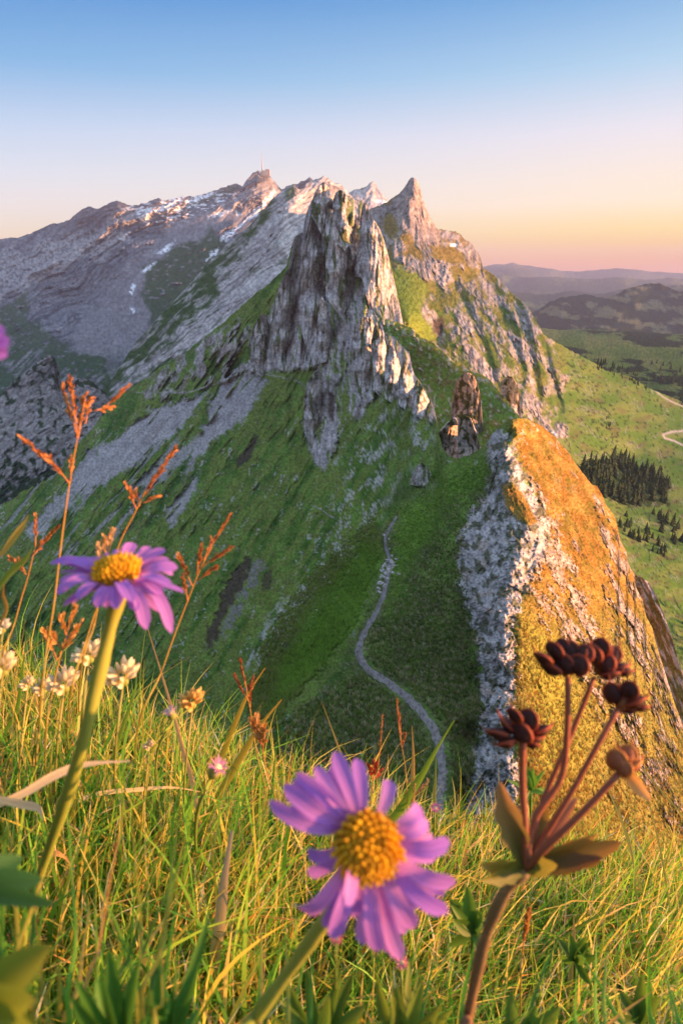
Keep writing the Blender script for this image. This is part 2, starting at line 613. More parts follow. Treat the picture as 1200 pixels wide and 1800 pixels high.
body('mountain', [(-260, 436), (-120, 428), (0, 420), (18, 417), (30, 418), (60, 407), (90, 393), (105, 391), (120, 387), (138, 372), (150, 364), (158, 362), (172, 367), (185, 360), (196, 354), (206, 352), (216, 356), (230, 361), (250, 358), (266, 352), (278, 347), (286, 352), (300, 350), (320, 345), (345, 344), (370, 337), (400, 326), (416, 321), (426, 327), (436, 312), (444, 304), (452, 300), (462, 301), (470, 303), (476, 311), (486, 322), (495, 334), (506, 325), (522, 322), (545, 311), (560, 322), (640, 380)],
     [(-260, 900), (0, 880), (200, 740), (330, 640), (420, 560), (500, 420), (640, 400)],
     Depth([(-260, 436, 4500), (-120, 428, 4400), (0, 420, 4350), (60, 407, 4300), (120, 387, 4250), (155, 362, 4250), (206, 352, 4200), (280, 347, 4220), (345, 344, 4280), (416, 321, 4380), (436, 312, 4420), (452, 300, 4480), (462, 330, 4380), (476, 311, 4700), (495, 334, 4850), (545, 311, 4900), (640, 380, 4800),
            (0, 520, 3550), (-260, 540, 3650), (60, 480, 3780), (130, 440, 3950), (150, 520, 3500), (235, 430, 3880), (300, 400, 3980), (380, 380, 4050), (440, 370, 4150), (470, 350, 4300), (240, 500, 3350), (200, 560, 3050), (300, 480, 3400), (350, 480, 3350), (420, 420, 3750), (330, 600, 2450), (250, 620, 2450), (100, 600, 2900), (0, 600, 2950), (-260, 640, 2950), (0, 700, 2250), (120, 700, 2100), (220, 700, 1950), (0, 860, 1500), (-260, 880, 1500), (400, 540, 2800), (500, 410, 3800)], 22),
     massif_shade, step=2.0, jag=1.6, jagw=7., mat=mat_mid, seed=11, back=.08)


# ---- small peaks behind the towers
def peak_shade(u, v, s):
    a, b = rot(u, v, 30)
    c = mixc(flat(u, ROCK * .85), ROCK_D, sstep(0, .3, fbm(a / 8, b / 30, 4, 61)))
    sn = np.maximum(poly(u, v, [(656, 352), (672, 350), (684, 356), (676, 359), (662, 356)], 1.2, 2, 6), 0)
    c = mixc(c, SNOW, sn)
    return 9 * ridged(u / 14, v / 30, 4, 62) + 3 * fbm(u / 5, v / 5, 3, 63), c, a


body('mountain', [(590, 350), (612, 338), (622, 333), (634, 331), (643, 328), (650, 321), (655, 319), (661, 324), (667, 334), (674, 344), (682, 352), (700, 360), (720, 372)], [(590, 420), (720, 430)],
     Depth([(590, 350, 3000), (655, 319, 3200), (720, 372, 3100), (640, 420, 2300), (590, 420, 2300), (720, 430, 2300), (650, 360, 2900), (665, 400, 2500)], 10), peak_shade, step=1.8, jag=1.6, jagw=6., mat=mat_mid, seed=12, back=.1)


# ---- the slab ridge left of the towers, its beds slanting down to the lower left
def slab_shade(u, v, s):
    wu = u + 10 * fbm(u / 60, v / 60, 3, 71)
    wv = v + 10 * fbm(u / 60 + 5, v / 60, 3, 72)
    a, b = rot(wu, wv, 52)
    band = fbm(b / 170, a / 5.5, 4, 73, .6)
    band2 = fbm(b / 150, a / 18, 3, 74)
    bl = fbm(u / 9, v / 9, 4, 75)
    fr, fd = facets(wu, wv, 52, 7, 24, 211)
    rel = 8 * fr + 5 * band + 8 * band2 + 5 * bl + 7 * ridged(b / 22, a / 60, 3, 76) + 14 * fbm(u / 70, v / 70, 2, 77)
    c = mixc(flat(u, ROCK), ROCK_D * 1.1, sstep(.0, .3, band))
    c = mixc(c, ROCK_W * .95, sstep(.05, .3, band2) * .6)
    c = mixc(c, ROCK_D * .6, fd * .5)
    gm = poly(u, v, [(-50, 900), (150, 690), (230, 600), (300, 535), (360, 470), (420, 412), (470, 360), (480, 350), (484, 362), (440, 425), (385, 490), (372, 540), (330, 560), (290, 610), (230, 650), (180, 700), (0, 900)], 6, 14, 22, 13)
    low = poly(u, v, [(100, 760), (200, 690), (300, 625), (340, 640), (390, 590), (440, 540), (520, 470), (560, 480), (500, 600), (300, 760), (100, 900)], 8, 20, 25, 14)
    strip = poly(u, v, [(500, 335), (516, 324), (522, 335), (512, 350), (502, 352)], 3, 3)
    veg = sstep(-.22, .05, fbm(a / 10, b / 40, 4, 78))
    gg = np.clip(gm * (.35 + .65 * veg) + low * veg + strip * .8 + sstep(.22, .3, fbm(a / 9, b / 50, 3, 79)) * .6 * sstep(400, 470, v), 0, 1)
    c = mixc(c, C(.06, .10, .03), gg)
    brown = poly(u, v, [(285, 690), (330, 620), (390, 590), (440, 540), (500, 480), (495, 505), (430, 600), (400, 640), (350, 650)], 5, 16, 20, 15) * sstep(-.1, .15, bl)
    c = mixc(c, C(.13, .10, .08), brown * .7)
    rel = rel * (1 - .65 * gg) - brown * 10
    return rel * np.minimum(1, .3 + s * 10), c, band


body('mountain', [(-60, 905), (60, 800), (120, 748), (150, 716), (180, 690), (205, 655), (232, 610), (262, 575), (290, 546), (330, 503), (356, 472), (384, 444), (410, 420), (438, 398), (460, 370), (476, 352), (488, 341), (500, 334), (508, 326), (516, 323), (524, 330), (532, 331), (539, 322), (548, 316), (558, 315), (566, 310), (574, 311), (584, 318), (596, 323), (606, 330), (618, 344), (650, 380)],
     [(-60, 1000), (120, 860), (300, 730), (460, 600), (560, 520), (650, 480)],
     Depth([(-60, 905, 1000), (120, 748, 1350), (180, 690, 1500), (232, 610, 1650), (330, 503, 1750), (410, 420, 1800), (460, 370, 1780), (488, 341, 1740), (516, 323, 1780), (548, 316, 1860), (570, 310, 1900), (606, 330, 1950), (650, 380, 1900),
            (495, 395, 1480), (540, 360, 1700), (540, 410, 1560), (470, 430, 1440), (505, 440, 1340), (530, 460, 1350), (440, 480, 1400), (450, 520, 1150), (380, 560, 1250), (390, 500, 1480), (300, 620, 1250), (250, 640, 1400), (200, 720, 1250), (480, 560, 980), (350, 660, 1080), (250, 740, 1080), (120, 860, 980), (600, 420, 1350), (600, 480, 1100)], 12),
     slab_shade, step=1.9, jag=1.8, jagw=6., mat=mat_mid, seed=13, back=.12)


# ---- lone limestone crag low in the left valley
def lowcrag_shade(u, v, s):
    a, b = rot(u + 8 * fbm(u / 30, v / 30, 2, 83), v, 58)
    band = fbm(b / 90, a / 9, 4, 81, .6)
    c = mixc(flat(u, (.36, .33, .315)), ROCK_D * .8, sstep(.02, .25, band))
    g = sstep(.05, .2, fbm(u / 14, v / 14, 4, 82) + .25 * sstep(.0, -.06, s - .08) - .08 + .4 * sstep(760, 900, v))
    c = mixc(c, C(.04, .065, .03), g)
    fr, fd = facets(u, v, 58, 12, 26, 221)
    c = mixc(c, ROCK_D * .5, fd * .5 * (1 - g))
    return 9 * fr + 8 * band + 12 * ridged(u / 26, v / 50, 4, 84) + 5 * fbm(u / 5, v / 5, 3, 85), c, band


body('crag', [(-260, 790), (-120, 720), (-40, 705), (0, 694), (14, 680), (30, 664), (48, 652), (62, 640), (76, 630), (88, 624), (96, 630), (103, 650), (108, 672), (120, 668), (140, 664), (156, 668), (172, 680), (186, 690), (200, 715), (230, 740)],
     [(-260, 1100), (0, 990), (120, 860), (230, 760)],
     Depth([(-260, 790, 1150), (0, 694, 1250), (88, 624, 1300), (108, 672, 1280), (186, 690, 1260), (230, 740, 1200), (0, 800, 980), (60, 740, 1120), (120, 800, 980), (180, 760, 1080), (0, 980, 800), (-260, 1080, 760), (-260, 900, 950), (50, 690, 1230), (30, 850, 930)], 14),
     lowcrag_shade, step=2.0, jag=2.2, jagw=7., mat=mat_mid, seed=14, back=.1)


# ---- right flank: the horn, the cliffs under it and the green hillside running into the valley
def flank_shade(u, v, s):
    cl = np.zeros(u.shape)
    horn = poly(u, v, [(700, 400), (690, 360), (700, 335), (720, 305), (740, 305), (750, 360), (768, 400), (770, 432), (735, 428), (715, 405)], 4, 5, 14, 17)
    for P in ([(640, 370), (655, 370), (690, 350), (715, 315), (712, 345), (692, 385), (700, 412), (680, 420), (660, 400)],
              [(690, 420), (740, 432), (790, 470), (800, 500), (770, 500), (720, 470), (690, 455)],
              [(700, 470), (745, 470), (742, 520), (760, 545), (780, 600), (800, 640), (800, 690), (750, 660), (745, 600), (715, 545), (722, 500)],
              [(700, 530), (760, 590), (770, 640), (745, 640), (700, 590)],
              [(780, 520), (830, 540), (870, 590), (880, 640), (870, 700), (830, 640), (800, 620), (790, 570)],
              [(840, 480), (880, 520), (910, 560), (915, 610), (890, 600), (855, 545)],
              [(900, 530), (925, 545), (955, 590), (950, 680), (935, 690), (925, 640), (900, 590)],
              [(958, 640), (985, 650), (1000, 670), (990, 690), (965, 680)],
              [(920, 690), (960, 700), (1000, 760), (985, 770), (930, 750)],
              [(768, 402), (845, 420), (850, 475), (830, 465), (800, 425), (770, 418)]):
        cl = np.maximum(cl, poly(u, v, P, 5, 12, 18, 18))
    left = sstep(1010, 960, u)
    a, b = rot(u, v, -38)
    rib = ridged(a / 13, b / 70, 4, 91)
    vr = ridged((u + 9 * fbm(u / 30, v / 60, 2, 90)) / 10, v / 60, 4, 92)
    big = fbm(a / 60, b / 140, 3, 93)
    nz = fbm(u / 8, v / 8, 4, 94)
    steep = sstep(.10, .28, fbm(u / 22, v / 26, 4, 95) + .08 * left - .02) * sstep(1030, 950, u) * sstep(1000, 800, v)
    patch = sstep(-.16, .06, fbm(a / 30, b / 60, 4, 108) + .02)
    rock = np.clip(np.maximum(cl * patch, steep * .75) * sstep(-.45, -.1, nz + rib * .15), 0, 1)
    rock = np.maximum(rock, horn)
    meadow = poly(u, v, [(690, 475), (700, 468), (730, 478), (752, 500), (740, 545), (770, 600), (740, 600), (700, 560), (680, 520)], 5, 8, 16, 19)
    rock = rock * (1 - meadow)
    valley = sstep(940, 1010, u + (v - 640) * .1)
    fr, fd = facets(u, v, 4, 9, 22, 231)
    rel = rock * (9 * vr + 6 * rib + 4 * nz + 10 * fr) + (1 - rock) * (3.5 * rib * left + 2.2 * nz) * (1 - .7 * valley) + 26 * big * left
    # the horn: long vertical grooves
    hr = ridged((u - 730 + (v - 312) * -.10) / 7, v / 120, 4, 96)
    rel = rel * (1 - horn) + horn * (11 * hr + 3 * nz + 9 * fr)
    # gullies between the buttresses on the right
    for P, wd in (([(905, 525), (925, 580), (935, 640), (945, 700)], 12), ([(848, 478), (880, 540), (905, 600), (915, 660), (905, 720)], 16), ([(955, 600), (965, 650), (985, 720)], 10), ([(800, 500), (830, 560), (850, 610), (880, 700)], 12), ([(762, 560), (770, 580), (772, 605)], 14)):
        rel = rel - 20 * line(u, v, P, 2, wd)
    # soft runnels on the valley side
    run = ridged(rot(u, v, -58)[0] / 20 + fbm(u / 40, v / 40, 2, 99), rot(u, v, -58)[1] / 160, 3, 98)
    rel = rel + valley * (5 * run + 10 * fbm(u / 60, v / 40, 3, 97))
    gl = mixc(flat(u, (.17, .175, .045)), C(.085, .135, .03), sstep(-.2, .25, fbm(a / 12, b / 40, 4, 101)))
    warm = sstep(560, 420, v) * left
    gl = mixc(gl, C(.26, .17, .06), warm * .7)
    gl = mixc(gl, C(.17, .24, .04), meadow * .8)
    vg = mixc(flat(u, (.09, .17, .035)), C(.15, .205, .055), sstep(-.25, .3, fbm(u / 50, v / 22, 4, 102)))
    vg = mixc(vg, C(.13, .115, .06), sstep(.12, .3, fbm(u / 34 + v / 60, v / 15, 4, 103)) * .6)
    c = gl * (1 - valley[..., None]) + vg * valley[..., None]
    rc = mixc(flat(u, ROCK * .68), ROCK_D * .8, sstep(.0, .35, -vr + .35 + nz))
    rc = mixc(rc, ROCK * .95, sstep(.1, .4, nz) * .5)
    rc = mixc(rc, C(.42, .33, .27), horn * .5)
    rc = mixc(rc, ROCK_D * .55, fd * .55)
    c = mixc(c, rc, rock)
    # cave-dark recess, snow scraps, scree fans and scattered low pines, with a painted shaded floor in the wood
    c = mixc(c, EARTH, poly(u, v, [(762, 562), (778, 556), (782, 575), (774, 590), (762, 584)], 3, 3) * .9)
    c = mixc(c, SNOW, np.maximum(poly(u, v, [(790, 427), (804, 428), (802, 433), (791, 433)], 1), poly(u, v, [(968, 762), (975, 757), (979, 768), (974, 772)], 1)))
    c = mixc(c, C(.33, .31, .30), poly(u, v, [(880, 600), (905, 640), (960, 740), (990, 770), (960, 780), (900, 730)], 10, 18, 20, 20) * sstep(.02, .2, nz) * .7)
    pine_and_shade = sstep(.20, .26, .6 * poly(u, v, [(1020, 826), (1100, 806), (1170, 850), (1176, 888), (1100, 892), (1030, 856)], 6, 6, 12, 109) + fbm(u / 7, v / 5, 3, 105) + .12 * line(u, v, [(1000, 640), (1035, 690), (1060, 760), (1075, 840)], 20, 26) - .05) * valley
    c = mixc(c, C(.025, .04, .02), pine_and_shade * .8)  # also paints the shade on the ground under the dense wood
    stones = sstep(.30, .34, noise(u / 2.6, v / 2.0, 106) * .5 + fbm(u / 30, v / 20, 2, 107) * .5) * valley
    c = mixc(c, C(.3, .29, .28), stones * .5)
    tr = line(u, v, [(1240, 752), (1205, 757), (1180, 759), (1165, 764), (1168, 770), (1185, 775), (1215, 790)], 1.6, 1.5)
    tr = np.maximum(tr, line(u, v, [(1155, 690), (1165, 697), (1180, 706), (1205, 716)], 1.2, 1.5) * .7)
    c = mixc(c, C(.42, .40, .36), tr)
    return rel * np.minimum(1, .3 + s * 14), c, rock, np.clip(1 - .8 * valley * (1 - rock), 0, 1)


body('mountain_flank', [(590, 410), (630, 385), (650, 366), (664, 362), (684, 352), (694, 344), (704, 338), (712, 326), (718, 316), (724, 311), (730, 313), (736, 322), (740, 338), (744, 352), (750, 368), (758, 384), (764, 396), (768, 402), (782, 404), (800, 407), (811, 412), (815, 420), (826, 425), (834, 436), (842, 446), (846, 456), (848, 470), (860, 478), (872, 486), (886, 500), (898, 514), (908, 522), (920, 534), (932, 546), (940, 560), (948, 574), (955, 588), (972, 598), (1000, 614), (1030, 630), (1050, 640), (1062, 650), (1090, 656), (1112, 664), (1140, 682), (1160, 690), (1200, 706), (1260, 720), (1460, 790)],
     [(590, 620), (700, 700), (800, 800), (900, 960), (980, 1130), (1100, 1350), (1250, 1520), (1460, 1600)],
     Depth([(590, 410, 1500), (650, 368, 1650), (712, 326, 1500), (726, 311, 1490), (722, 350, 1420), (742, 345, 1500), (768, 402, 1500), (735, 400, 1330), (811, 412, 1600), (848, 472, 1350), (908, 522, 1130), (940, 560, 960), (955, 590, 900), (1000, 614, 1000), (1050, 640, 1080), (1112, 664, 1150), (1200, 706, 1250), (1460, 790, 1000),
            (700, 420, 1200), (740, 430, 1220), (770, 450, 1180), (800, 480, 1130), (700, 500, 900), (730, 470, 1050), (760, 520, 950), (850, 540, 980), (900, 580, 880), (940, 650, 780), (960, 700, 740), (985, 650, 830), (1020, 690, 880), (800, 600, 720), (750, 600, 700), (860, 640, 700), (880, 720, 580), (720, 560, 620), (930, 760, 600), (700, 620, 560), (800, 720, 520), (590, 600, 800), (640, 480, 1000),
            (1000, 760, 680), (1100, 740, 920), (1200, 780, 980), (1150, 850, 700), (1100, 830, 740), (1200, 1000, 450), (1050, 850, 600), (1150, 1100, 360), (1000, 900, 460), (950, 1000, 330), (1250, 1200, 310), (1100, 1300, 250), (1250, 1500, 210), (1460, 1550, 200), (1460, 1000, 560), (900, 860, 450)], 12),
     flank_shade, step=1.9, jag=1.7, jagw=6., mat=mat_mid, seed=15, back=.14)


# ---- grassy bowl and lit spur between the towers and the near ridge
def spur_shade(u, v, s):
    n = fbm(u / 16, v / 12, 4, 111)
    lit = sstep(14, 2, np.abs(u - 0) * 0 + (s * 150))  # sunlit crest band, painted into the grass colour
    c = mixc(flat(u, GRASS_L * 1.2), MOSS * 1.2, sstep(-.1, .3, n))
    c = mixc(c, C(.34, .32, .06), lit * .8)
    r = sstep(.24, .32, fbm(u / 9, v / 9, 4, 112) + .12 * sstep(30, 8, s * 150))
    c = mixc(c, ROCK, r * .5)
    return 5 * n + 3 * fbm(u / 5, v / 7, 3, 113) + 3 * r, c, r


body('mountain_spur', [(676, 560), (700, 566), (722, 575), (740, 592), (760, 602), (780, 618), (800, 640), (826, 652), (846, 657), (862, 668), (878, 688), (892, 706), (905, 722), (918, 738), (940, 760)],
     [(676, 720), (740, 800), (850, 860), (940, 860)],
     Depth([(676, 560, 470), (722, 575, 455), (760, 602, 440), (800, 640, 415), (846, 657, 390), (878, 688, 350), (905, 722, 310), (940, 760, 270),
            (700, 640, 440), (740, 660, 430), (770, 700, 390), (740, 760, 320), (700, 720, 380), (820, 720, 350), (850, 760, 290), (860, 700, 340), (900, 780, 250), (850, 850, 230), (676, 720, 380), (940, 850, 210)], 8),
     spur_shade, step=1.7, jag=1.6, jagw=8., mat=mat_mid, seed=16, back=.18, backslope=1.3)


# ---- the main ridge: rock towers, their long left slope, the saddle with the path and the near crag
PATH = [(697, 908), (688, 922), (677, 940), (676, 958), (682, 975), (686, 992), (681, 1010), (678, 1030), (672, 1052), (660, 1078), (644, 1104), (633, 1128), (630, 1146), (634, 1162), (650, 1180), (676, 1196), (700, 1213), (724, 1234), (746, 1258), (764, 1286), (775, 1316), (778, 1350), (776, 1400), (768, 1450)]
PATHW = [(908, 6), (940, 8), (1000, 10), (1052, 12), (1104, 14), (1146, 20), (1213, 22), (1258, 24), (1316, 27), (1400, 32), (1450, 38)]


def ridge_shade(u, v, s):
    wx = 10 * fbm(u / 45, v / 70, 3, 121)
    near = sstep(560, 760, u + (v - 1000) * .35) * sstep(720, 900, v)          # the near ridge with the path
    # masks -------------------------------------------------------------
    tower = poly(u, v, [(505, 480), (518, 415), (530, 400), (540, 350), (556, 320), (575, 305), (612, 325), (645, 335), (668, 395), (692, 480), (706, 540), (722, 620), (742, 690), (722, 680), (700, 640), (680, 610), (655, 560), (636, 560), (618, 640), (612, 690), (590, 640), (572, 700), (566, 778), (552, 788), (538, 770), (540, 690), (560, 645), (520, 650), (450, 655), (448, 620), (470, 560)], 4, 7, 18, 31)
    spine = poly(u, v, [(636, 560), (655, 556), (700, 640), (730, 665), (770, 712), (760, 745), (730, 720), (700, 700), (660, 690), (630, 740), (612, 720), (618, 640)], 4, 9, 14, 32)
    lower = poly(u, v, [(556, 640), (604, 660), (600, 720), (590, 790), (570, 830), (545, 800), (540, 760), (556, 700)], 4, 8, 12, 33)
    cliffs = poly(u, v, [(230, 690), (240, 640), (350, 600), (430, 560), (450, 600), (445, 655), (380, 672), (330, 690), (300, 700), (262, 704)], 5, 16, 22, 34) * sstep(-.12, .12, fbm(rot(u, v, 33)[0] / 16, rot(u, v, 33)[1] / 50, 4, 197) - .02)
    scree = np.maximum(poly(u, v, [(450, 640), (456, 660), (470, 670), (440, 720), (410, 752), (370, 778), (340, 815), (322, 850), (335, 800), (362, 740), (372, 700), (410, 655)], 4, 14, 16, 35),
                       poly(u, v, [(360, 690), (330, 700), (270, 716), (190, 780), (150, 800), (120, 850), (130, 890), (160, 860), (220, 830), (300, 770), (350, 716)], 4, 16, 14, 36))
    for Q_, sd_ in (([(40, 930), (150, 830), (200, 796), (210, 806), (120, 890), (60, 950)], 37), ([(230, 850), (300, 800), (352, 764), (356, 778), (290, 840), (240, 880)], 38), ([(352, 700), (372, 690), (300, 760), (240, 800), (236, 790)], 39), ([(290, 900), (330, 850), (352, 830), (340, 870), (300, 930)], 40)):
        scree = np.maximum(scree, poly(u, v, Q_, 4, 12, 14, sd_) * .9)
    a0, b0 = rot(u, v, 40)
    streaks = fbm(a0 / 9, b0 / 90, 4, 122)
    scree = scree * sstep(-.32, -.12, streaks + .1)
    scree = np.maximum(scree, poly(u, v, [(0, 830), (150, 770), (320, 700), (300, 880), (150, 1000), (0, 950)], 20, 20, 30, 37) * sstep(.14, .24, streaks) * .8)
    # pale rock teeth scattered through the grass below the spine
    teeth_zone = poly(u, v, [(690, 690), (760, 740), (770, 800), (700, 850), (660, 930), (610, 1010), (560, 1080), (470, 1140), (480, 1080), (560, 960), (600, 840), (640, 740)], 26)
    a1, b1 = rot(u, v, 26)
    trag = fbm(a1 / 16, b1 / 34, 5, 123, .62) + .5 * fbm(u / 4, v / 5, 3, 190)
    teeth = sstep(.16, .26, trag + .04 * teeth_zone) * teeth_zone
    teeth2 = poly(u, v, [(430, 1160), (500, 1050), (540, 1060), (520, 1130), (440, 1180)], 8, 10) * sstep(.0, .15, fbm(a1 / 8, b1 / 20, 5, 124, .6))
    teeth3 = sstep(.34, .42, trag + .2 * fbm(u / 90, v / 70, 2, 191)) * sstep(700, 760, v) * (1 - near) * .8
    teeth = np.maximum(teeth, np.maximum(teeth2, teeth3))
    # crag on the near ridge
    crag = poly(u, v, [(858, 770), (876, 752), (892, 762), (905, 800), (922, 830), (940, 866), (958, 896), (968, 930), (966, 968), (944, 1000), (922, 1036), (912, 1076), (902, 1092), (905, 1140), (908, 1200), (900, 1260), (908, 1330), (930, 1400), (920, 1500), (830, 1500), (812, 1440), (822, 1360), (838, 1270), (842, 1190), (838, 1120), (822, 1080), (806, 1030), (802, 985), (808, 940), (826, 900), (852, 868), (862, 820), (852, 790)], 3, 20, 16, 38)
    knoll = poly(u, v, [(880, 852), (900, 846), (922, 872), (946, 918), (930, 926), (905, 912), (888, 890)], 3, 3, 10, 39)
    crag = crag * (1 - knoll)
    a2, b2 = rot(u, v, -30)
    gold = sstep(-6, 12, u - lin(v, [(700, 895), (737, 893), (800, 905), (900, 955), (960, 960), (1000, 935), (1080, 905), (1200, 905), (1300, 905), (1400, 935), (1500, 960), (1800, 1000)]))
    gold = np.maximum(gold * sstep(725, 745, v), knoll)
    # pink rock steps running down the golden slope
    gr = fbm(a2 / 17, b2 / 48, 5, 126, .6)
    grz = .10 * poly(u, v, [(895, 780), (925, 800), (980, 880), (1010, 1000), (960, 1000), (940, 900)], 16) + .13 * poly(u, v, [(930, 960), (990, 960), (1050, 1090), (1080, 1160), (1150, 1300), (1200, 1420), (1200, 1480), (1080, 1300), (985, 1130), (930, 1040)], 18) \
        + .12 * poly(u, v, [(1040, 860), (1100, 960), (1120, 1060), (1180, 1180), (1200, 1260), (1200, 1330), (1130, 1200), (1080, 1080), (1060, 960)], 14) - .13 * poly(u, v, [(915, 1080), (985, 1130), (1080, 1320), (1060, 1500), (920, 1350)], 24) - .10 * poly(u, v, [(905, 740), (960, 770), (1040, 900), (1050, 990), (960, 860)], 20)
    gfine = fbm(u / 5, v / 6, 4, 192, .6)
    steps = sstep(.13, .27, gr * .7 + 1.7 * grz + .38 * gfine - .03) * gold * (1 - knoll)
    rock = np.clip(np.maximum.reduce([tower, spine, lower, cliffs]), 0, 1)
    # green ledges running down the towers
    led = fbm((u + wx) / 8, v / 55, 4, 127)
    ledz = .16 * poly(u, v, [(560, 380), (590, 370), (600, 430), (618, 520), (600, 600), (580, 540), (566, 470)], 14) + .18 * poly(u, v, [(640, 345), (660, 380), (640, 430), (610, 400), (600, 350)], 8) + .12 * poly(u, v, [(640, 500), (680, 500), (690, 560), (660, 580)], 10) + .2 * poly(u, v, [(570, 610), (600, 590), (604, 640), (585, 660)], 8) + .12 * poly(u, v, [(600, 640), (640, 600), (640, 700), (600, 760)], 14)
    ledge = sstep(.14, .24, led + ledz) * sstep(330, 360, v)
    rockf = rock * (1 - .85 * ledge)
    # dark open gullies on the left slope
    gl = poly(u, v, [(432, 978), (444, 984), (436, 1010), (416, 1048), (400, 1072), (388, 1100), (374, 1136), (360, 1142), (368, 1104), (384, 1070), (392, 1036), (414, 1000)], 4, 12, 14, 40)
    gl = np.maximum(gl, poly(u, v, [(462, 1010), (478, 1000), (476, 1038), (460, 1038)], 3, 3) * .8)
    gl = np.maximum(gl, poly(u, v, [(448, 764), (455, 768), (440, 806), (420, 822), (412, 812), (432, 790)], 3, 4, 8, 41))
    gl = np.maximum(gl, poly(u, v, [(578, 690), (590, 696), (586, 740), (576, 735)], 3, 3))
    gl = np.maximum(gl, poly(u, v, [(508, 470), (520, 414), (532, 408), (528, 470), (514, 530)], 3, 3) * .9)
    cut = poly(u, v, [(446, 984), (466, 988), (450, 1030), (432, 1060), (408, 1106), (376, 1140), (404, 1066), (428, 1020)], 6, 12, 12, 42) * sstep(-.3, .1, fbm(u / 8, v / 14, 3, 195))
    # relief --------------------------------------------------------------
    ribs = ridged((u + wx * .6 + (v - 400) * .06) / 11, v / 170, 4, 128, .55)
    ribs2 = ridged((u + wx) / 34, v / 200, 3, 129)
    crk = fbm(u / 5, v / 9, 4, 130)
    fall = np.where(True, ridged(rot(u + wx, v, 33)[0] / 26, rot(u, v, 33)[1] / 190, 4, 131), 0)
    fine = ridged(rot(u, v, 33)[0] / 9, rot(u, v, 33)[1] / 60, 3, 132)
    f1, f2, fid = cells(a2 / 12 + fbm(u / 12, v / 12, 3, 134), b2 / 16, 3)
    g1, g2, gid = cells(u / 5.5 + fbm(u / 8, v / 8, 3, 135), v / 6.5, 4)
    tuft1 = fbm(u / 5.0, v / 4.0, 3, 133, .6)
    grassy = 1 - rockf
    butt = saw((u + wx * 1.3 + (v - 400) * .07) / 37 + .5 * fbm(u / 70, v / 130, 3, 156) + .25)
    butt2 = saw((u + wx + (v - 400) * .05) / 13 + .6 * fbm(u / 40, v / 80, 3, 157), .3)
    stp = cells(u / 14 + fbm(u / 20, v / 20, 2, 158), v / 34, 6)
    rel = rock * 26 * butt + rockf * (7 * ribs + 8 * butt2 + 8 * ribs2 + 3.5 * crk + 8 * (stp[2] - .5) + 4 * np.clip((stp[1] - stp[0]) * 3, 0, 1))
    left = (1 - near) * grassy
    rel = rel + left * (30 * fall + 9 * fine + 2.0 * tuft1 + 46 * fbm(u / 80, v / 110, 2, 136) * (1 - rock)) * (1 - .6 * scree)
    rel = rel + teeth * (5 + 4 * crk)
    rel = rel - gl * 16 - cut * 6
    mound = fbm(u / 45, v / 38, 3, 137)
    rel = rel + near * grassy * (6.0 * tuft1 + 3 * fbm(u / 2.6, v / 2.6, 2, 193) + 5 * mound + 4 * fbm(u / 13, v / 11, 3, 138)) * (1 - .25 * gold)
    fr, fd = facets(u + wx * .5, v, 3, 10, 30, 241)
    rel = rel + rockf * 9 * fr
    nr_, nd = facets(u, v, -12, 26, 34, 251, .8)
    fac = np.clip((f2 - f1) * 2.2, 0, 1)
    fac2 = np.clip((g2 - g1) * 2.2, 0, 1)
    cragrel = 15 * nr_ + 4 * (fid - .5) + 3 * fac + 2.5 * (gid - .5) + 2 * fac2 + 12 * fbm(u / 26, v / 40, 4, 139) + 3 * crk
    rel = rel + crag * cragrel
    rel = rel + steps * (9 + 9 * nr_ + 5 * crk)
    rel = rel + gold * (22 * ridged(a2 / 38, b2 / 170, 4, 140) + 26 * fbm(a2 / 60, b2 / 110, 3, 141) + 4 * ridged(a2 / 12, b2 / 50, 3, 196) + 3 * nr_)
    # bench of the path
    pw = lin(v, PATHW)
    pd = line(u, v, PATH, 0, 1.0) * 0
    P = np.array(PATH, float)
    m = (u > 600) & (u < 820) & (v > 880) & (v < 1480)
    dist = np.full(u.shape, 99.)
    dd = np.full(u[m].shape, 1e9)
    for i in range(1, len(P)):
        x0, y0 = P[i - 1]
        x1, y1 = P[i]
        dx, dy = x1 - x0, y1 - y0
        tt = np.clip(((u[m] - x0) * dx + (v[m] - y0) * dy) / (dx * dx + dy * dy), 0, 1)
        dd = np.minimum(dd, np.hypot(u[m] - x0 - tt * dx, v[m] - y0 - tt * dy))
    dist[m] = dd
    pth = sstep(1.4, .6, dist / (pw * .5))
    rel = rel * (1 - sstep(2.6, .9, dist / (pw * .5)))
    # colours --------------------------------------------------------------
    n1 = fbm(u / 40, v / 50, 4, 142)
    n2 = fbm(u / 10, v / 12, 4, 143)
    g = mixc(flat(u, GRASS * 1.25), GRASS_L * 1.25, sstep(-.15, .3, n1 + .5 * fall - .15))
    g = mixc(g, C(.17, .22, .05), sstep(.25, .75, fall + .35 * n2 + .25 * fine) * (1 - near) * .75)  # mossy ribs, also lightened to bake slope light into the colour
    g = mixc(g, C(.03, .07, .02), sstep(.15, -.4, fall + .4 * n2) * (1 - near) * .7)  # gully shade baked into the green
    g = mixc(g, MOSS, sstep(0, .35, n2) * .55)
    shrub = sstep(-.02, .22, fbm(u / 60, v / 50, 3, 144) + .35 * tuft1 + .22 * poly(u, v, [(740, 1000), (830, 1060), (840, 1200), (800, 1300), (760, 1240), (690, 1170), (660, 1130), (700, 1060)], 26) + .26 * poly(u, v, [(560, 1190), (640, 1180), (720, 1260), (760, 1400), (480, 1400), (490, 1280)], 20) + .2 * poly(u, v, [(690, 850), (740, 830), (760, 850), (700, 900), (660, 900)], 14) - .14 * poly(u, v, [(690, 900), (850, 780), (860, 860), (760, 960), (700, 1060)], 20))
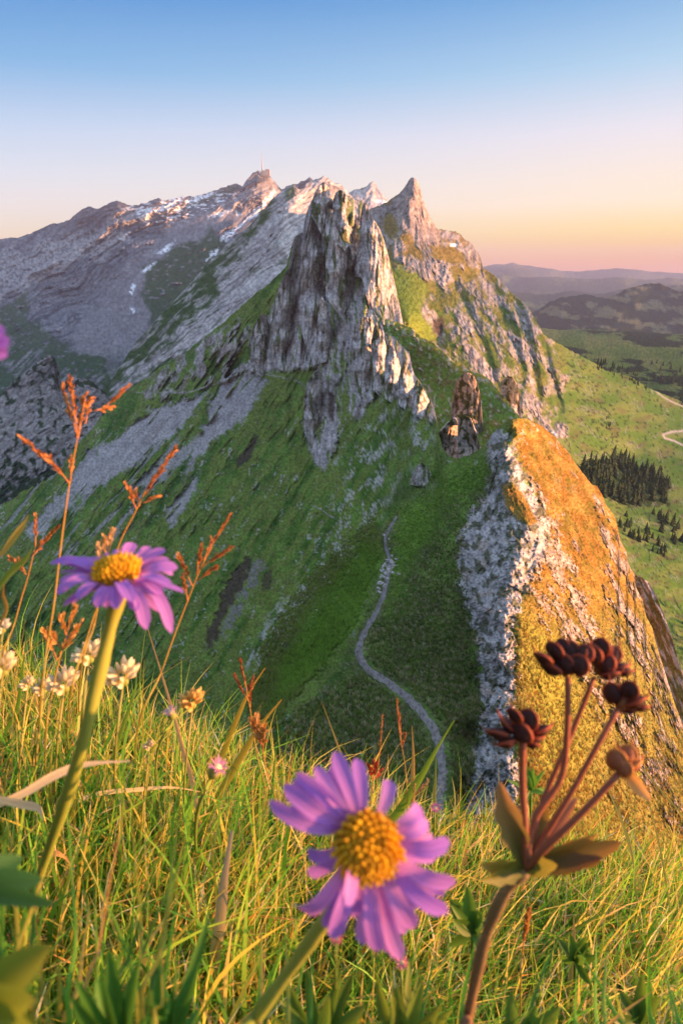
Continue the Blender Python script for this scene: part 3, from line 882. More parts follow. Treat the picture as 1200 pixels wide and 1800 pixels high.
    tuftcol = mixc(flat(u, GRASS_D), C(.15, .14, .075), sstep(.02, .25, tuft1))
    g = mixc(g, tuftcol, near * shrub * .85)
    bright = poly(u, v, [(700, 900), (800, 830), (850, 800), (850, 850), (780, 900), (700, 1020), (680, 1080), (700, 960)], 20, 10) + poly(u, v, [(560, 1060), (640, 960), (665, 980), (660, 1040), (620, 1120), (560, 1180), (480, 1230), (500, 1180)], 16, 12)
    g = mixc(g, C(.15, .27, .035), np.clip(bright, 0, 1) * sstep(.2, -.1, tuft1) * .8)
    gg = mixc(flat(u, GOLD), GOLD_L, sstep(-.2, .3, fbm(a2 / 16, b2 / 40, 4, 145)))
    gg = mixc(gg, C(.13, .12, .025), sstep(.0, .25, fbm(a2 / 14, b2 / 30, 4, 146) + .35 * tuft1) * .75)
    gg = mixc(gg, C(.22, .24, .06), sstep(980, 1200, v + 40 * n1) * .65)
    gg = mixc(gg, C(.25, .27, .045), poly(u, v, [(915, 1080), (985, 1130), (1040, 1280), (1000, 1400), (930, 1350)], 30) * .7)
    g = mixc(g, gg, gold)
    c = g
    rc = mixc(flat(u, ROCK * .92), ROCK_D * .95, sstep(.35, -.25, ribs - .2 + crk * .5) * .8)
    rc = mixc(rc, ROCK_W, sstep(.1, .4, crk + .3 * n1) * .5)
    rc = mixc(rc, C(.36, .27, .20), sstep(.12, .35, fbm(u / 30, v / 60, 3, 147)) * .45)
    rc = mixc(rc, ROCK_D * .5, fd * .62)
    c = mixc(c, rc, rockf)
    c = mixc(c, C(.15, .12, .09), cliffs * sstep(-.05, .2, fbm(u / 22, v / 22, 3, 148)) * .6)
    c = mixc(c, mixc(flat(u, SCREE), ROCK_D, sstep(.05, .3, streaks) * .6), scree)
    c = mixc(c, C(.50, .475, .44), teeth * .72)
    kr = mixc(flat(u, (.45, .435, .42)), C(.58, .56, .54), sstep(.0, .5, gid))
    kr = mixc(kr, C(.20, .19, .18), np.clip(nd * .62 + (1 - fac2) * .15, 0, 1))
    kr = mixc(kr, C(.42, .30, .20), sstep(.12, .3, fbm(u / 30, v / 24, 3, 149)) * .4)
    lich = sstep(.04, .20, fbm(u / 14, v / 20, 4, 150) + .12 * poly(u, v, [(860, 760), (900, 780), (900, 850), (950, 930), (900, 960), (850, 880)], 10))
    c = mixc(c, kr, crag)
    c = mixc(c, C(.07, .085, .03), crag * lich * .8)
    c = mixc(c, mixc(flat(u, (.46, .42, .38)), C(.20, .17, .14), np.clip(nd * .8 - .6 * gfine * (gfine < 0), 0, 1)), steps)
    c = mixc(c, EARTH, gl * .9)
    c = mixc(c, C(.22, .20, .20), cut * .8 * (1 - gl))
    c = mixc(c, C(.14, .12, .08), sstep(3.0, 1.1, dist / (pw * .5)) * .5 * sstep(-.2, .2, tuft1))
    # faint trods on the left slope
    for T in ([(440, 655), (480, 660), (520, 668), (552, 690)], [(530, 740), (545, 790), (560, 812)], [(548, 888), (565, 896), (578, 906), (588, 912)], [(240, 690), (330, 690), (400, 668)]):
        c = mixc(c, C(.34, .32, .30), line(u, v + 2 * noise(u / 9, v / 9, 151), T, 1.2, 1.4) * .7)
    rel = rel * np.minimum(1, .25 + s * 30)
    return rel, c, rockf


RIDGE_PTS = [
    (570, 318, 680), (545, 360, 690), (612, 340, 660), (645, 352, 668), (668, 400, 655), (690, 480, 615), (703, 540, 560), (715, 610, 460), (735, 668, 345), (765, 705, 275), (776, 730, 255),
    (530, 408, 700), (500, 475, 760), (450, 515, 850), (400, 560, 950), (350, 600, 1030), (290, 640, 1130), (200, 700, 1230), (120, 770, 1200), (0, 870, 1020), (-260, 1010, 780),
    (580, 400, 655), (560, 480, 640), (600, 500, 600), (625, 440, 590), (650, 480, 570), (565, 560, 600), (520, 620, 610), (540, 520, 665), (450, 640, 700), (400, 640, 830), (330, 680, 900), (540, 700, 500), (550, 780, 430), (600, 580, 545), (640, 570, 475), (680, 600, 450), (620, 680, 420), (600, 760, 370), (660, 700, 365), (700, 720, 310), (690, 770, 270), (745, 730, 275), (740, 790, 225), (650, 850, 235), (790, 790, 205),
    (400, 700, 740), (300, 760, 780), (200, 850, 700), (100, 950, 600), (0, 1050, 490), (-260, 1150, 450), (400, 850, 480), (300, 950, 440), (200, 1080, 350), (500, 750, 500), (500, 850, 360), (480, 950, 290), (400, 1050, 250), (300, 1200, 195), (560, 900, 255), (600, 950, 178), (640, 900, 195), (560, 1050, 140), (620, 1040, 122), (500, 1150, 120), (580, 1140, 97), (440, 1250, 104), (530, 1230, 80), (400, 1380, 84), (480, 1300, 74), (300, 1350, 150), (100, 1300, 250), (-260, 1350, 330), (200, 1450, 140),
    (677, 940, 140), (681, 1010, 117), (665, 1070, 99), (630, 1146, 83), (650, 1180, 77), (700, 1215, 70), (750, 1262, 61), (776, 1320, 53), (775, 1400, 44.5), (768, 1480, 37),
    (710, 880, 165), (760, 850, 180), (800, 815, 190), (850, 780, 195), (750, 900, 155), (720, 960, 133), (760, 1000, 119), (740, 1080, 95), (700, 1150, 82), (760, 1180, 76), (800, 1130, 85), (800, 1240, 65),
    (560, 1300, 63), (650, 1260, 64), (650, 1350, 53), (500, 1440, 50), (600, 1500, 40), (700, 1450, 42), (430, 1560, 48), (700, 1650, 28), (800, 1600, 29), (1000, 1700, 22), (1200, 1750, 24), (1460, 1800, 24),
    (905, 737, 170), (885, 790, 152), (893, 850, 133), (938, 925, 115), (908, 1000, 93), (872, 1085, 76), (874, 1150, 68), (882, 1250, 57), (890, 1350, 47), (900, 1450, 39), (920, 1550, 31),
    (860, 780, 178), (852, 860, 158), (810, 930, 134), (802, 1000, 113), (820, 1060, 97), (842, 1110, 84), (840, 1200, 72), (825, 1300, 60), (812, 1400, 49), (830, 1500, 38),
    (960, 760, 235), (1010, 820, 238), (1050, 870, 232), (1080, 925, 215), (1100, 980, 195), (1120, 1050, 175), (1150, 1130, 150), (1175, 1210, 128), (1200, 1290, 112), (1260, 1420, 88), (1460, 1700, 55),
    (930, 780, 185), (960, 830, 180), (940, 865, 145), (990, 900, 158), (1050, 980, 150), (980, 960, 125), (1000, 1050, 112), (950, 1120, 80), (1050, 1100, 116), (1100, 1180, 104), (1000, 1230, 76), (1100, 1300, 82), (1150, 1400, 74), (950, 1350, 50), (1050, 1420, 57), (1200, 1550, 58), (1000, 1550, 36)]
body('main_ridge',
     [(-260, 1010), (-100, 930), (0, 868), (40, 840), (80, 806), (120, 768), (160, 730), (200, 700), (240, 676), (290, 640), (320, 622), (350, 600), (378, 578), (400, 560), (426, 536), (450, 515), (474, 496), (492, 480), (504, 466), (510, 440), (518, 416), (527, 408), (532, 404), (536, 385), (541, 366), (548, 352), (554, 338), (560, 327), (568, 319), (576, 322), (586, 326), (596, 330), (604, 333), (610, 342), (618, 346), (628, 352), (636, 352), (642, 360), (648, 372), (656, 384), (662, 392), (668, 402), (674, 420), (680, 440), (686, 462), (690, 482), (696, 508), (701, 532), (706, 556), (710, 580), (716, 606), (722, 636), (728, 660), (736, 668), (748, 684), (756, 700), (762, 716), (767, 735), (772, 766), (778, 790), (790, 803), (802, 806), (822, 801), (840, 791), (852, 783), (858, 776), (864, 764), (872, 752), (884, 745), (896, 738), (905, 735), (925, 736), (945, 744), (962, 757), (976, 768), (985, 780), (994, 788), (1006, 806), (1018, 824), (1030, 838), (1038, 850), (1050, 856), (1057, 866), (1064, 886), (1078, 904), (1086, 928), (1089, 948), (1100, 968), (1104, 990), (1114, 1010), (1118, 1034), (1130, 1056), (1135, 1084), (1146, 1104), (1152, 1128), (1164, 1168), (1176, 1208), (1190, 1250), (1205, 1290), (1260, 1420), (1460, 1700)],
     [(-260, 1400), (0, 1420), (200, 1480), (430, 1580), (700, 1680), (1000, 1740), (1200, 1780), (1460, 1850)],
     Depth(RIDGE_PTS, 7), ridge_shade, step=2.0, jag=1.6, jagw=7., mat=mat_near, seed=17, back=.10, backslope=1.5)


# ---- dark rocky rib behind the golden slope
def rib_shade(u, v, s):
    a, b = rot(u, v, -26)
    r = fbm(a / 8, b / 40, 4, 161, .6)
    c = mixc(flat(u, (.17, .13, .035)), C(.40, .34, .30), sstep(.0, .15, r + .12 * sstep(30, 10, s * 300)))
    c = mixc(c, C(.12, .09, .07), sstep(.15, .35, fbm(u / 10, v / 14, 4, 162)) * .8)
    return 8 * ridged(a / 12, b / 60, 4, 163) + 5 * fbm(u / 6, v / 8, 3, 164), c, r


body('rock_rib', [(1085, 960), (1100, 990), (1108, 1008), (1126, 1014), (1140, 1024), (1152, 1044), (1162, 1070), (1172, 1096), (1182, 1124), (1192, 1160), (1206, 1200), (1240, 1280), (1300, 1400), (1460, 1650)],
     [(1085, 1200), (1200, 1420), (1460, 1750)],
     Depth([(1085, 960, 235), (1110, 1010, 228), (1140, 1024, 222), (1162, 1070, 205), (1192, 1160, 172), (1240, 1280, 140), (1300, 1400, 115), (1460, 1650, 80), (1100, 1100, 215), (1150, 1200, 160), (1085, 1200, 190), (1200, 1400, 112), (1120, 1060, 215), (1170, 1180, 168), (1460, 1750, 68)], 8),
     rib_shade, step=1.8, jag=1.8, jagw=7., mat=mat_near, seed=18, back=.08, backslope=1.4)


# ---- free-standing rock pillars in the saddle
def pillar_shade(dark):
    def f(u, v, s):
        rb = ridged((u + (v - 700) * .05) / 7, v / 60, 4, 171)
        c = mixc(flat(u, (.56, .45, .38) if dark < .15 else (.42, .33, .28)), C(.22, .16, .13), sstep(.1, -.2, rb - .25) * .8)
        c = mixc(c, C(.10, .10, .035), sstep(.1, .25, fbm(u / 9, v / 12, 4, 172) + dark * poly(u, v, [(800, 660), (835, 700), (850, 800), (800, 760)], 10)))
        return 5 * rb + 4 * fbm(u / 6, v / 8, 4, 173) + 7 * np.sin(np.clip((u - u.min()) / (u.max() - u.min()), 0, 1) * np.pi), c, rb
    return f


def pillar(name, top, bottom, d, label, seed, dark=.1):
    pts = []
    um = np.mean([p[0] for p in top])
    for (u, v) in top:
        k = abs(u - um) / (top[-1][0] - top[0][0]) * 2
        vb = float(lin(u, bottom))
        pts += [(u, v, d * (1 + .035 * k * k)), (u, vb, d * (.93 + .035 * k * k))]
    return body(name, top, bottom, Depth(pts, 8), pillar_shade(dark), step=1.4, jag=1.3, jagw=5., mat=mat_near, kind=None, label=label, cat='rock pillar', seed=seed, back=.035, backslope=.15)


pillar('rock_pillar', [(793, 716), (797, 690), (801, 672), (808, 662), (815, 656), (824, 655), (833, 661), (838, 672), (843, 692), (846, 720), (848, 760)], [(793, 845), (815, 850), (848, 850)], 285, 'tall rounded dark brown rock pillar standing in the grassy saddle', 21, .2)
pillar('rock_pillar', [(880, 672), (886, 664), (893, 660), (900, 662), (908, 674), (912, 690), (915, 728)], [(880, 760), (900, 770), (915, 770)], 330, 'small pale pointed rock at the top end of the grassy spur', 22, 0)
pillar('rock_slab', [(768, 780), (770, 764), (774, 757), (780, 752), (785, 744), (791, 740), (797, 734), (802, 738), (805, 748), (807, 762)], [(768, 840), (790, 845), (807, 845)], 232, 'ribbed sunlit rock slab in front of the dark pillar, left of two', 23, 0)
pillar('rock_slab', [(804, 748), (808, 735), (816, 731), (823, 732), (828, 738), (833, 752), (839, 768), (844, 790)], [(804, 845), (825, 845), (844, 845)], 224, 'darker leaning rock slab with one sunlit edge, right of two', 24, .1)


# ---- upright fins and teeth of the towers, each leaning out of the wall behind it
def fin_shade(green, tint):
    def f(u, v, s):
        rb = ridged((u + (v - 500) * .06) / 8, v / 110, 4, 261)
        fr, fd = facets(u, v, 3, 9, 30, 262)
        nz = fbm(u / 6, v / 10, 4, 263)
        c = mixc(flat(u, ROCK * tint * 1.1), ROCK_D * 1.1, sstep(.1, -.25, rb - .25 + nz * .5) * .6)
        c = mixc(c, ROCK_W, sstep(.1, .4, nz) * .5)
        c = mixc(c, ROCK_D * .5, fd * .65)
        c = mixc(c, C(.10, .125, .04), sstep(.10, .22, fbm(u / 9, v / 45, 4, 264) + green) * .9)
        return 6 * rb + 7 * fr + 3 * nz, c, rb
    return f


def fin(top, bottom, d, seed, recede=.05, edge=.2, lean=0.0, green=-.05, tint=1.0, back=.03):
    """d at the middle; the right flank turns away sharply, the left one gently"""
    ul, ur = top[0][0], top[-1][0]
    near_d = []
    for k in np.linspace(.1, .75, 6):
        u = ul + (ur - ul) * k
        vt, vb = float(lin(u, top)), float(lin(u, bottom))
        for q in (.3, .6, .95):
            p_ = surf_point('main_ridge', u, vt + (vb - vt) * q)
            near_d.append(p_.y / (1 - .07 * q * (vb - vt) / 150))
    d = float(np.percentile(near_d, 30)) * .972
    recede, edge = recede * 1.5, max(edge, .42)
    pts = []
    for k in np.linspace(0, 1, 9):
        u = ul + (ur - ul) * k
        vt, vb = float(lin(u, top)), float(lin(u, bottom))
        r_ = recede * max(0, (k - (1 - edge)) / edge) ** 1.2 + .35 * recede * max(0, (.12 - k) / .12) + lean * (k - .5)
        for q in (0, .33, .67, 1):
            pts.append((u, vt + (vb - vt) * q, d * (1 + r_) * (1 - .07 * q * (vb - vt) / 150)))
    body('rock_fin', top, bottom, Depth(pts, 4), fin_shade(green, tint), step=1.5, jag=1.5, jagw=4., mat=mat_near, seed=seed, back=back, backslope=.5)


fin([(524, 520), (528, 476), (533, 440), (540, 402), (546, 376), (552, 356), (558, 346), (564, 350), (570, 366), (575, 392), (580, 430)], [(524, 560), (545, 640), (560, 650), (580, 600)], 652, 601, .05, .25, -.01, -.08)
fin([(572, 386), (577, 368), (582, 364), (588, 378), (594, 394), (602, 412), (610, 432), (618, 456), (624, 474), (629, 492)], [(572, 520), (600, 560), (629, 500)], 622, 602, .07, .22, -.015, .03)
fin([(556, 560), (560, 532), (565, 520), (571, 530), (578, 552), (585, 578), (590, 604)], [(556, 640), (572, 636), (590, 616)], 556, 603, .05, .45, 0, -.1, 1.05)
fin([(623, 460), (627, 436), (632, 422), (639, 418), (645, 424), (649, 448), (651, 478)], [(623, 486), (640, 488), (651, 486)], 596, 604, .05, .3, 0, -.1)
fin([(632, 392), (636, 362), (641, 353), (646, 362), (651, 376), (657, 388), (664, 400), (670, 414), (677, 434), (683, 456), (688, 478), (692, 500), (697, 524), (702, 548), (706, 566)], [(632, 480), (655, 560), (690, 590), (706, 580)], 628, 605, .08, .35, -.02, -.02, 1.0)
fin([(585, 352), (590, 338), (597, 333), (604, 336), (610, 346), (616, 356), (622, 372), (626, 390)], [(585, 420), (605, 440), (626, 420)], 645, 606, .06, .3, -.01, .06)
fin([(548, 352), (554, 338), (562, 326), (569, 320), (576, 326), (583, 336), (588, 352), (590, 372)], [(548, 380), (570, 420), (590, 400)], 664, 607, .06, .4, -.01, .0, 1.02)
fin([(618, 600), (624, 572), (634, 558), (645, 556), (655, 562), (660, 580), (666, 600), (674, 626)], [(618, 690), (640, 700), (674, 660)], 470, 608, .05, .3, -.01, .0)
fin([(652, 600), (657, 574), (662, 563), (668, 580), (674, 592), (680, 612), (688, 640)], [(652, 680), (670, 700), (688, 668)], 446, 609, .05, .4, 0, -.05, 1.05)
fin([(676, 630), (681, 606), (686, 597), (692, 612), (699, 628), (706, 652), (712, 676)], [(676, 700), (694, 712), (712, 690)], 402, 610, .05, .45, 0, -.05, 1.05)
fin([(700, 666), (705, 642), (711, 632), (717, 646), (724, 662), (731, 684)], [(700, 712), (716, 722), (731, 702)], 358, 611, .05, .45, 0, -.03, 1.05)
fin([(724, 690), (729, 672), (734, 664), (740, 676), (748, 690), (756, 708), (762, 722)], [(724, 726), (742, 738), (762, 732)], 316, 612, .05, .45, 0, .02, 1.05)
fin([(534, 700), (540, 672), (552, 652), (560, 648), (568, 660), (572, 690), (568, 730)], [(534, 760), (552, 790), (568, 772)], 492, 613, .05, .3, 0, -.02, .9)
fin([(478, 560), (484, 522), (494, 494), (502, 478), (509, 470), (515, 486), (520, 520), (522, 560)], [(478, 640), (500, 655), (522, 640)], 690, 614, .05, .3, -.01, -.02, .85)
fin([(440, 600), (446, 572), (456, 556), (464, 550), (472, 566), (480, 600)], [(440, 650), (460, 662), (480, 650)], 735, 615, .04, .3, 0, .0, .85)
fin([(722, 842), (727, 830), (733, 818), (741, 812), (748, 818), (754, 828), (762, 838)], [(722, 852), (742, 856), (762, 850)], 205, 616, .04, .5, 0, .05, 1.0)


# ---- the footpath: a trodden strip laid on the bench in the slope
def path_strip(name, pts, widths, surf, mat, n=260, lift=.06):
    P = np.array(pts, float)
    seg = np.r_[0, np.cumsum(np.hypot(*np.diff(P, axis=0).T))]
    t = np.linspace(0, seg[-1], n)
    cu, cv = np.interp(t, seg, P[:, 0]), np.interp(t, seg, P[:, 1])
    k = np.ones(9) / 9
    cu[4:-4] = np.convolve(cu, k, 'valid')
    cv[4:-4] = np.convolve(cv, k, 'valid')
    du, dv = np.gradient(cu), np.gradient(cv)
    l = np.hypot(du, dv)
    nx, ny = -dv / l, du / l
    wd = lin(cv, widths)
    m = 9
    us, V, D = SURF[surf]
    X = np.zeros((n, m)); Y = X.copy(); Z = X.copy(); UU = X.copy(); VV = X.copy()
    for j in range(m):
        f = (j / (m - 1) - .5)
        ww = wd * (1 + .6 * fbm(t / 11 + j * 0, t * 0 + (3 if f > 0 else 8), 3, 181))
        uu, vv = cu + nx * f * ww, cv + ny * f * ww * .8
        for i in range(n):
            p = surf_point(surf, uu[i], vv[i])
            X[i, j], Y[i, j], Z[i, j] = p
        UU[:, j], VV[:, j] = uu, vv
    # level across, a little rut in the middle
    Zs = Z.copy()
    for j in range(m):
        Zs[:, j] = np.convolve(np.pad(Z[:, j], 3, 'edge'), np.ones(7) / 7, 'valid')
    Zs = Zs * .6 + Z * .4
    f = np.linspace(-1, 1, m)[None]
    Zs = Zs + lift * (1.6 - np.abs(f) ** 2.5 * 1.8) + .04 * fbm(UU / 3, VV / 3, 3, 182)
    g = fbm(UU / 5, VV / 6, 4, 183)
    c = mixc(flat(UU, (.24, .22, .21)), C(.15, .13, .115), sstep(0, .3, g))
    me = grid_mesh(name, X, Y, Zs, c, np.stack([UU, VV], -1) / 100, extra=np.ones_like(UU))
    return add(name, me, mat, kind='structure')


path_strip('path', PATH, [(v, w_ * .68) for v, w_ in PATHW], 'main_ridge', terrain_material('path_material', 14, .12, .16))


# ------------------------------------------------------------------ the evening air
def haze(x0, x1, y0, y1, z0, z1, density, colour):
    me = bpy.data.meshes.new('haze')
    co = [(x, y, z) for x in (x0, x1) for y in (y0, y1) for z in (z0, z1)]
    me.from_pydata(co, [], [(0, 1, 3, 2), (4, 6, 7, 5), (0, 4, 5, 1), (2, 3, 7, 6), (0, 2, 6, 4), (1, 5, 7, 3)])
    m = bpy.data.materials.new('haze_air')
    m.use_nodes = True
    m.node_tree.nodes.clear()
    o = m.node_tree.nodes.new('ShaderNodeOutputMaterial')
    p = m.node_tree.nodes.new('ShaderNodeVolumePrincipled')
    p.inputs['Color'].default_value = colour
    p.inputs['Density'].default_value = density
    p.inputs['Anisotropy'].default_value = 0.0
    m.node_tree.links.new(p.outputs[0], o.inputs['Volume'])
    return add('haze', me, m, kind='stuff')


haze(-3800, 13800, -60, 23500, -900, 800, 4.2e-5, (.58, .67, .97, 1))


# ------------------------------------------------------------------ foreground meadow on the summit slope
def leafy(name, c1, c2, trans=.45, rough=.5, attr=None, spec=.35):
    """thin plant tissue: colour varies along the blade, light passes through it"""
    m = bpy.data.materials.new(name)
    m.use_nodes = True
    t_ = m.node_tree
    n_, l_ = t_.nodes, t_.links
    b = n_['Principled BSDF']
    b.inputs['Roughness'].default_value = rough
    b.inputs['Specular IOR Level'].default_value = spec
    tr = n_.new('ShaderNodeBsdfTranslucent')
    mixs = n_.new('ShaderNodeMixShader')
    mixs.inputs[0].default_value = trans
    if attr:
        a_ = n_.new('ShaderNodeAttribute')
        a_.attribute_name = attr
        cs = a_.outputs['Color']
    else:
        tcn = n_.new('ShaderNodeTexCoord')
        nz = n_.new('ShaderNodeTexNoise')
        nz.inputs['Scale'].default_value = 260
        nz.inputs['Detail'].default_value = 4
        l_.new(tcn.outputs['Object'], nz.inputs['Vector'])
        mx_ = n_.new('ShaderNodeMix')
        mx_.data_type = 'RGBA'
        mr = n_.new('ShaderNodeMapRange')
        mr.inputs['From Min'].default_value = .35
        mr.inputs['From Max'].default_value = .65
        l_.new(nz.outputs['Fac'], mr.inputs['Value'])
        l_.new(mr.outputs[0], mx_.inputs[0])
        mx_.inputs[6].default_value = (*c1, 1)
        mx_.inputs[7].default_value = (*c2, 1)
        cs = mx_.outputs[2]
        bp = n_.new('ShaderNodeBump')
        bp.inputs['Strength'].default_value = .3
        bp.inputs['Distance'].default_value = .0004
        l_.new(nz.outputs['Fac'], bp.inputs['Height'])
        l_.new(bp.outputs[0], b.inputs['Normal'])
    l_.new(cs, b.inputs['Base Color'])
    l_.new(cs, tr.inputs['Color'])
    l_.new(b.outputs[0], mixs.inputs[1])
    l_.new(tr.outputs[0], mixs.inputs[2])
    l_.new(mixs.outputs[0], n_['Material Output'].inputs['Surface'])
    return m


def ground_z(x, y):
    """height of the summit slope round the camera; it rolls over an edge into the drop"""
    x, y = np.asarray(x, float), np.asarray(y, float)
    z = -.46 - .50 * y - .36 * x + .10 * np.clip(x, 0, 3) ** 2 * .6
    edge = .82 + .03 * np.sin(x * 5.1) + .30 * np.clip(-x, 0, 3) + .10 * np.clip(x - .2, 0, 2)
    over = np.clip(y - edge, 0, None)
    z = z - over * 1.1 - .9 * over ** 2 / (over + .6)
    return z + .035 * fbm(x * 3, y * 3, 3, 301) + .012 * fbm(x * 14, y * 14, 3, 302)


mat_soil, t_, b_ = new_mat('meadow_soil', .95, .1)
q = t_.nodes.new('ShaderNodeTexNoise')
q.inputs['Scale'].default_value = 45
q.inputs['Detail'].default_value = 8
cr = t_.nodes.new('ShaderNodeValToRGB')
cr.color_ramp.elements[0].color = (.035, .028, .014, 1)
cr.color_ramp.elements[1].color = (.12, .13, .03, 1)
cr.color_ramp.elements[0].position = .38
cr.color_ramp.elements[1].position = .68
t_.links.new(q.outputs['Fac'], cr.inputs[0])
t_.links.new(cr.outputs[0], b_.inputs['Base Color'])
gx = np.concatenate([np.linspace(-14, -2.2, 30), np.linspace(-2.1, 2.6, 190), np.linspace(2.8, 14, 30)])
gy = np.concatenate([np.linspace(-6, -.3, 20), np.linspace(-.2, 2.2, 100), np.linspace(2.4, 16, 40)])
GX, GY = np.meshgrid(gx, gy)
GZ = ground_z(GX, GY)
add('ground', grid_mesh('ground', GX, GY[:, :], GZ), mat_soil, kind='structure')

BUF = {}


class Plantmesh:
    """collects ribbons, tubes, ellipsoids and leaf shapes with a colour per vertex into one mesh"""

    def __init__(self):
        self.v, self.f, self.c = [], [], []

    def ribbon(self, pts, widths, side, col0, col1, fold=.0):
        """a blade along pts; side = direction across; fold raises the edges"""
        n0 = len(self.v)
        n = len(pts)
        for i, p in enumerate(pts):
            k = i / (n - 1)
            w_ = widths[i] * .5
            t_ = (pts[min(i + 1, n - 1)] - pts[max(i - 1, 0)]).normalized()
            s_ = (side - t_ * side.dot(t_))
            s_ = s_.normalized() if s_.length > 1e-6 else Vector((1, 0, 0))
            up = t_.cross(s_)
            c = tuple(col0[j] * (1 - k) + col1[j] * k for j in range(3))
            if fold:
                self.v += [p - s_ * w_ + up * fold * w_, p, p + s_ * w_ + up * fold * w_]
                self.c += [c, tuple(x * .85 for x in c), c]
            else:
                self.v += [p - s_ * w_, p + s_ * w_]
                self.c += [c, c]
        m = 3 if fold else 2
        for i in range(n - 1):
            for j in range(m - 1):
                a = n0 + i * m + j
                self.f.append((a, a + 1, a + m + 1, a + m))
        return self

    def tube(self, pts, radii, col0, col1=None, seg=8, caps=True, bumpy=0):
        col1 = col1 or col0
        n0 = len(self.v)
        n = len(pts)
        ref = Vector((.3, .9, .2)).normalized()
        for i, p in enumerate(pts):
            t_ = (pts[min(i + 1, n - 1)] - pts[max(i - 1, 0)]).normalized()
            a = t_.cross(ref)
            a = a.normalized() if a.length > 1e-4 else t_.cross(Vector((1, 0, 0))).normalized()
            b = t_.cross(a)
            k = i / (n - 1)
            c = tuple(col0[j] * (1 - k) + col1[j] * k for j in range(3))
            for s_ in range(seg):
                an = 2 * math.pi * s_ / seg
                r = radii[i] * (1 + bumpy * random.uniform(-1, 1))
                self.v.append(p + a * math.cos(an) * r + b * math.sin(an) * r)
                self.c.append(c)
        for i in range(n - 1):
            for s_ in range(seg):
                a = n0 + i * seg + s_
                b = n0 + i * seg + (s_ + 1) % seg
                self.f.append((a, b, b + seg, a + seg))
        if caps:
            self.f.append(tuple(n0 + s_ for s_ in range(seg))[::-1])
            self.f.append(tuple(n0 + (n - 1) * seg + s_ for s_ in range(seg)))
        return self

    def blob(self, c, axes, R, col, col2=None, rings=6, seg=8, pinch=0.0):
        """ellipsoid, optionally pointed at the top: seeds, buds, spikelets"""
        n0 = len(self.v)
        col2 = col2 or col
        for i in range(rings + 1):
            th = math.pi * i / rings
            k = i / rings
            rr = math.sin(th) * (1 - pinch * (1 - k) ** 1.0 if k < .5 else 1)
            for j in range(seg):
                ph = 2 * math.pi * j / seg
                p = Vector((rr * math.cos(ph) * axes[0], rr * math.sin(ph) * axes[1], math.cos(th) * axes[2]))
                self.v.append(c + R @ p)
                self.c.append(tuple(col2[m] * (1 - k) + col[m] * k for m in range(3)))
        for i in range(rings):
            for j in range(seg):
                a = n0 + i * seg + j
                b = n0 + i * seg + (j + 1) % seg
                self.f.append((a, b, b + seg, a + seg))
        return self

    def leaf(self, base, dirv, normal, length, width, droop, c0, c1, n=10, prof=None, cup=.25, twist=0, tipc=None):
        """flat organ that swells and narrows along its length, bending under its own weight"""
        dirv = dirv.normalized()
        normal = (normal - dirv * normal.dot(dirv)).normalized()
        side = dirv.cross(normal)
        n0 = len(self.v)
        m = 5
        p = base.copy()
        d = dirv.copy()
        for i in range(n + 1):
            k = i / n
            w_ = width * .5 * (prof(k) if prof else math.sin(math.pi * min(1, k * .92 + .08)) ** .7)
            nn = side.cross(d) * -1
            sd = (Matrix.Rotation(twist * k, 3, d) @ side)
            nn = sd.cross(d)
            for j in range(m):
                f = (j / (m - 1) - .5) * 2
                q_ = p + sd * f * w_ + nn * cup * w_ * (abs(f) ** 1.5) 
                self.v.append(q_)
                cc = tipc if (tipc and k > .8) else None
                c = tuple((c0[x] * (1 - k) + c1[x] * k) * (1 - .18 * (1 - abs(f))) for x in range(3))
                self.c.append(c)
            p = p + d * (length / n)
            d = (Matrix.Rotation(-droop / n, 3, side) @ d).normalized()
        for i in range(n):
            for j in range(m - 1):
                a = n0 + i * m + j
                self.f.append((a, a + 1, a + m + 1, a + m))
        return self

    def build(self, name, mat, parent=None, origin=None, **kw):
        me = bpy.data.meshes.new(name)
        o0 = origin or Vector((0, 0, 0))
        me.from_pydata([v - o0 for v in self.v], [], self.f)
        a = me.attributes.new('col', 'FLOAT_COLOR', 'POINT')
        arr = np.ones((len(self.v), 4), np.float32)
        arr[:, :3] = np.array(self.c)
        a.data.foreach_set('color', arr.ravel())
        me.polygons.foreach_set('use_smooth', np.ones(len(me.polygons), bool))
        me.update()
        o = add(name, me, mat, parent, **kw)
        if parent is None and origin:
            o.location = origin
        return o


mat_leaf = leafy('plant_tissue', None, None, .5, .5, 'col')
mat_petal = leafy('petal_tissue', None, None, .45, .6, 'col', .2)
mat_dry = leafy('dry_tissue', None, None, .30, .7, 'col', .15)
mat_stem = leafy('stem_tissue', None, None, .12, .6, 'col', .25)


def curve(p0, p1, bend, n=10):
    """points of an arc from p0 to p1 bulging by the vector bend"""
    return [p0.lerp(p1, i / (n - 1)) + bend * math.sin(math.pi * i / (n - 1)) for i in range(n)]


def through(pts, n=14):
    """smooth curve through points (Catmull-Rom)"""
    P = [pts[0] * 2 - pts[1]] + list(pts) + [pts[-1] * 2 - pts[-2]]
    out = []
    m = len(pts) - 1
    for i in range(n):
        x = i / (n - 1) * m
        k = min(int(x), m - 1)
        f = x - k
        a, b, c, d = P[k:k + 4]
        out.append(.5 * ((2 * b) + (c - a) * f + (2 * a - 5 * b + 4 * c - d) * f * f + (3 * b - a - 3 * c + d) * f ** 3))
    return out


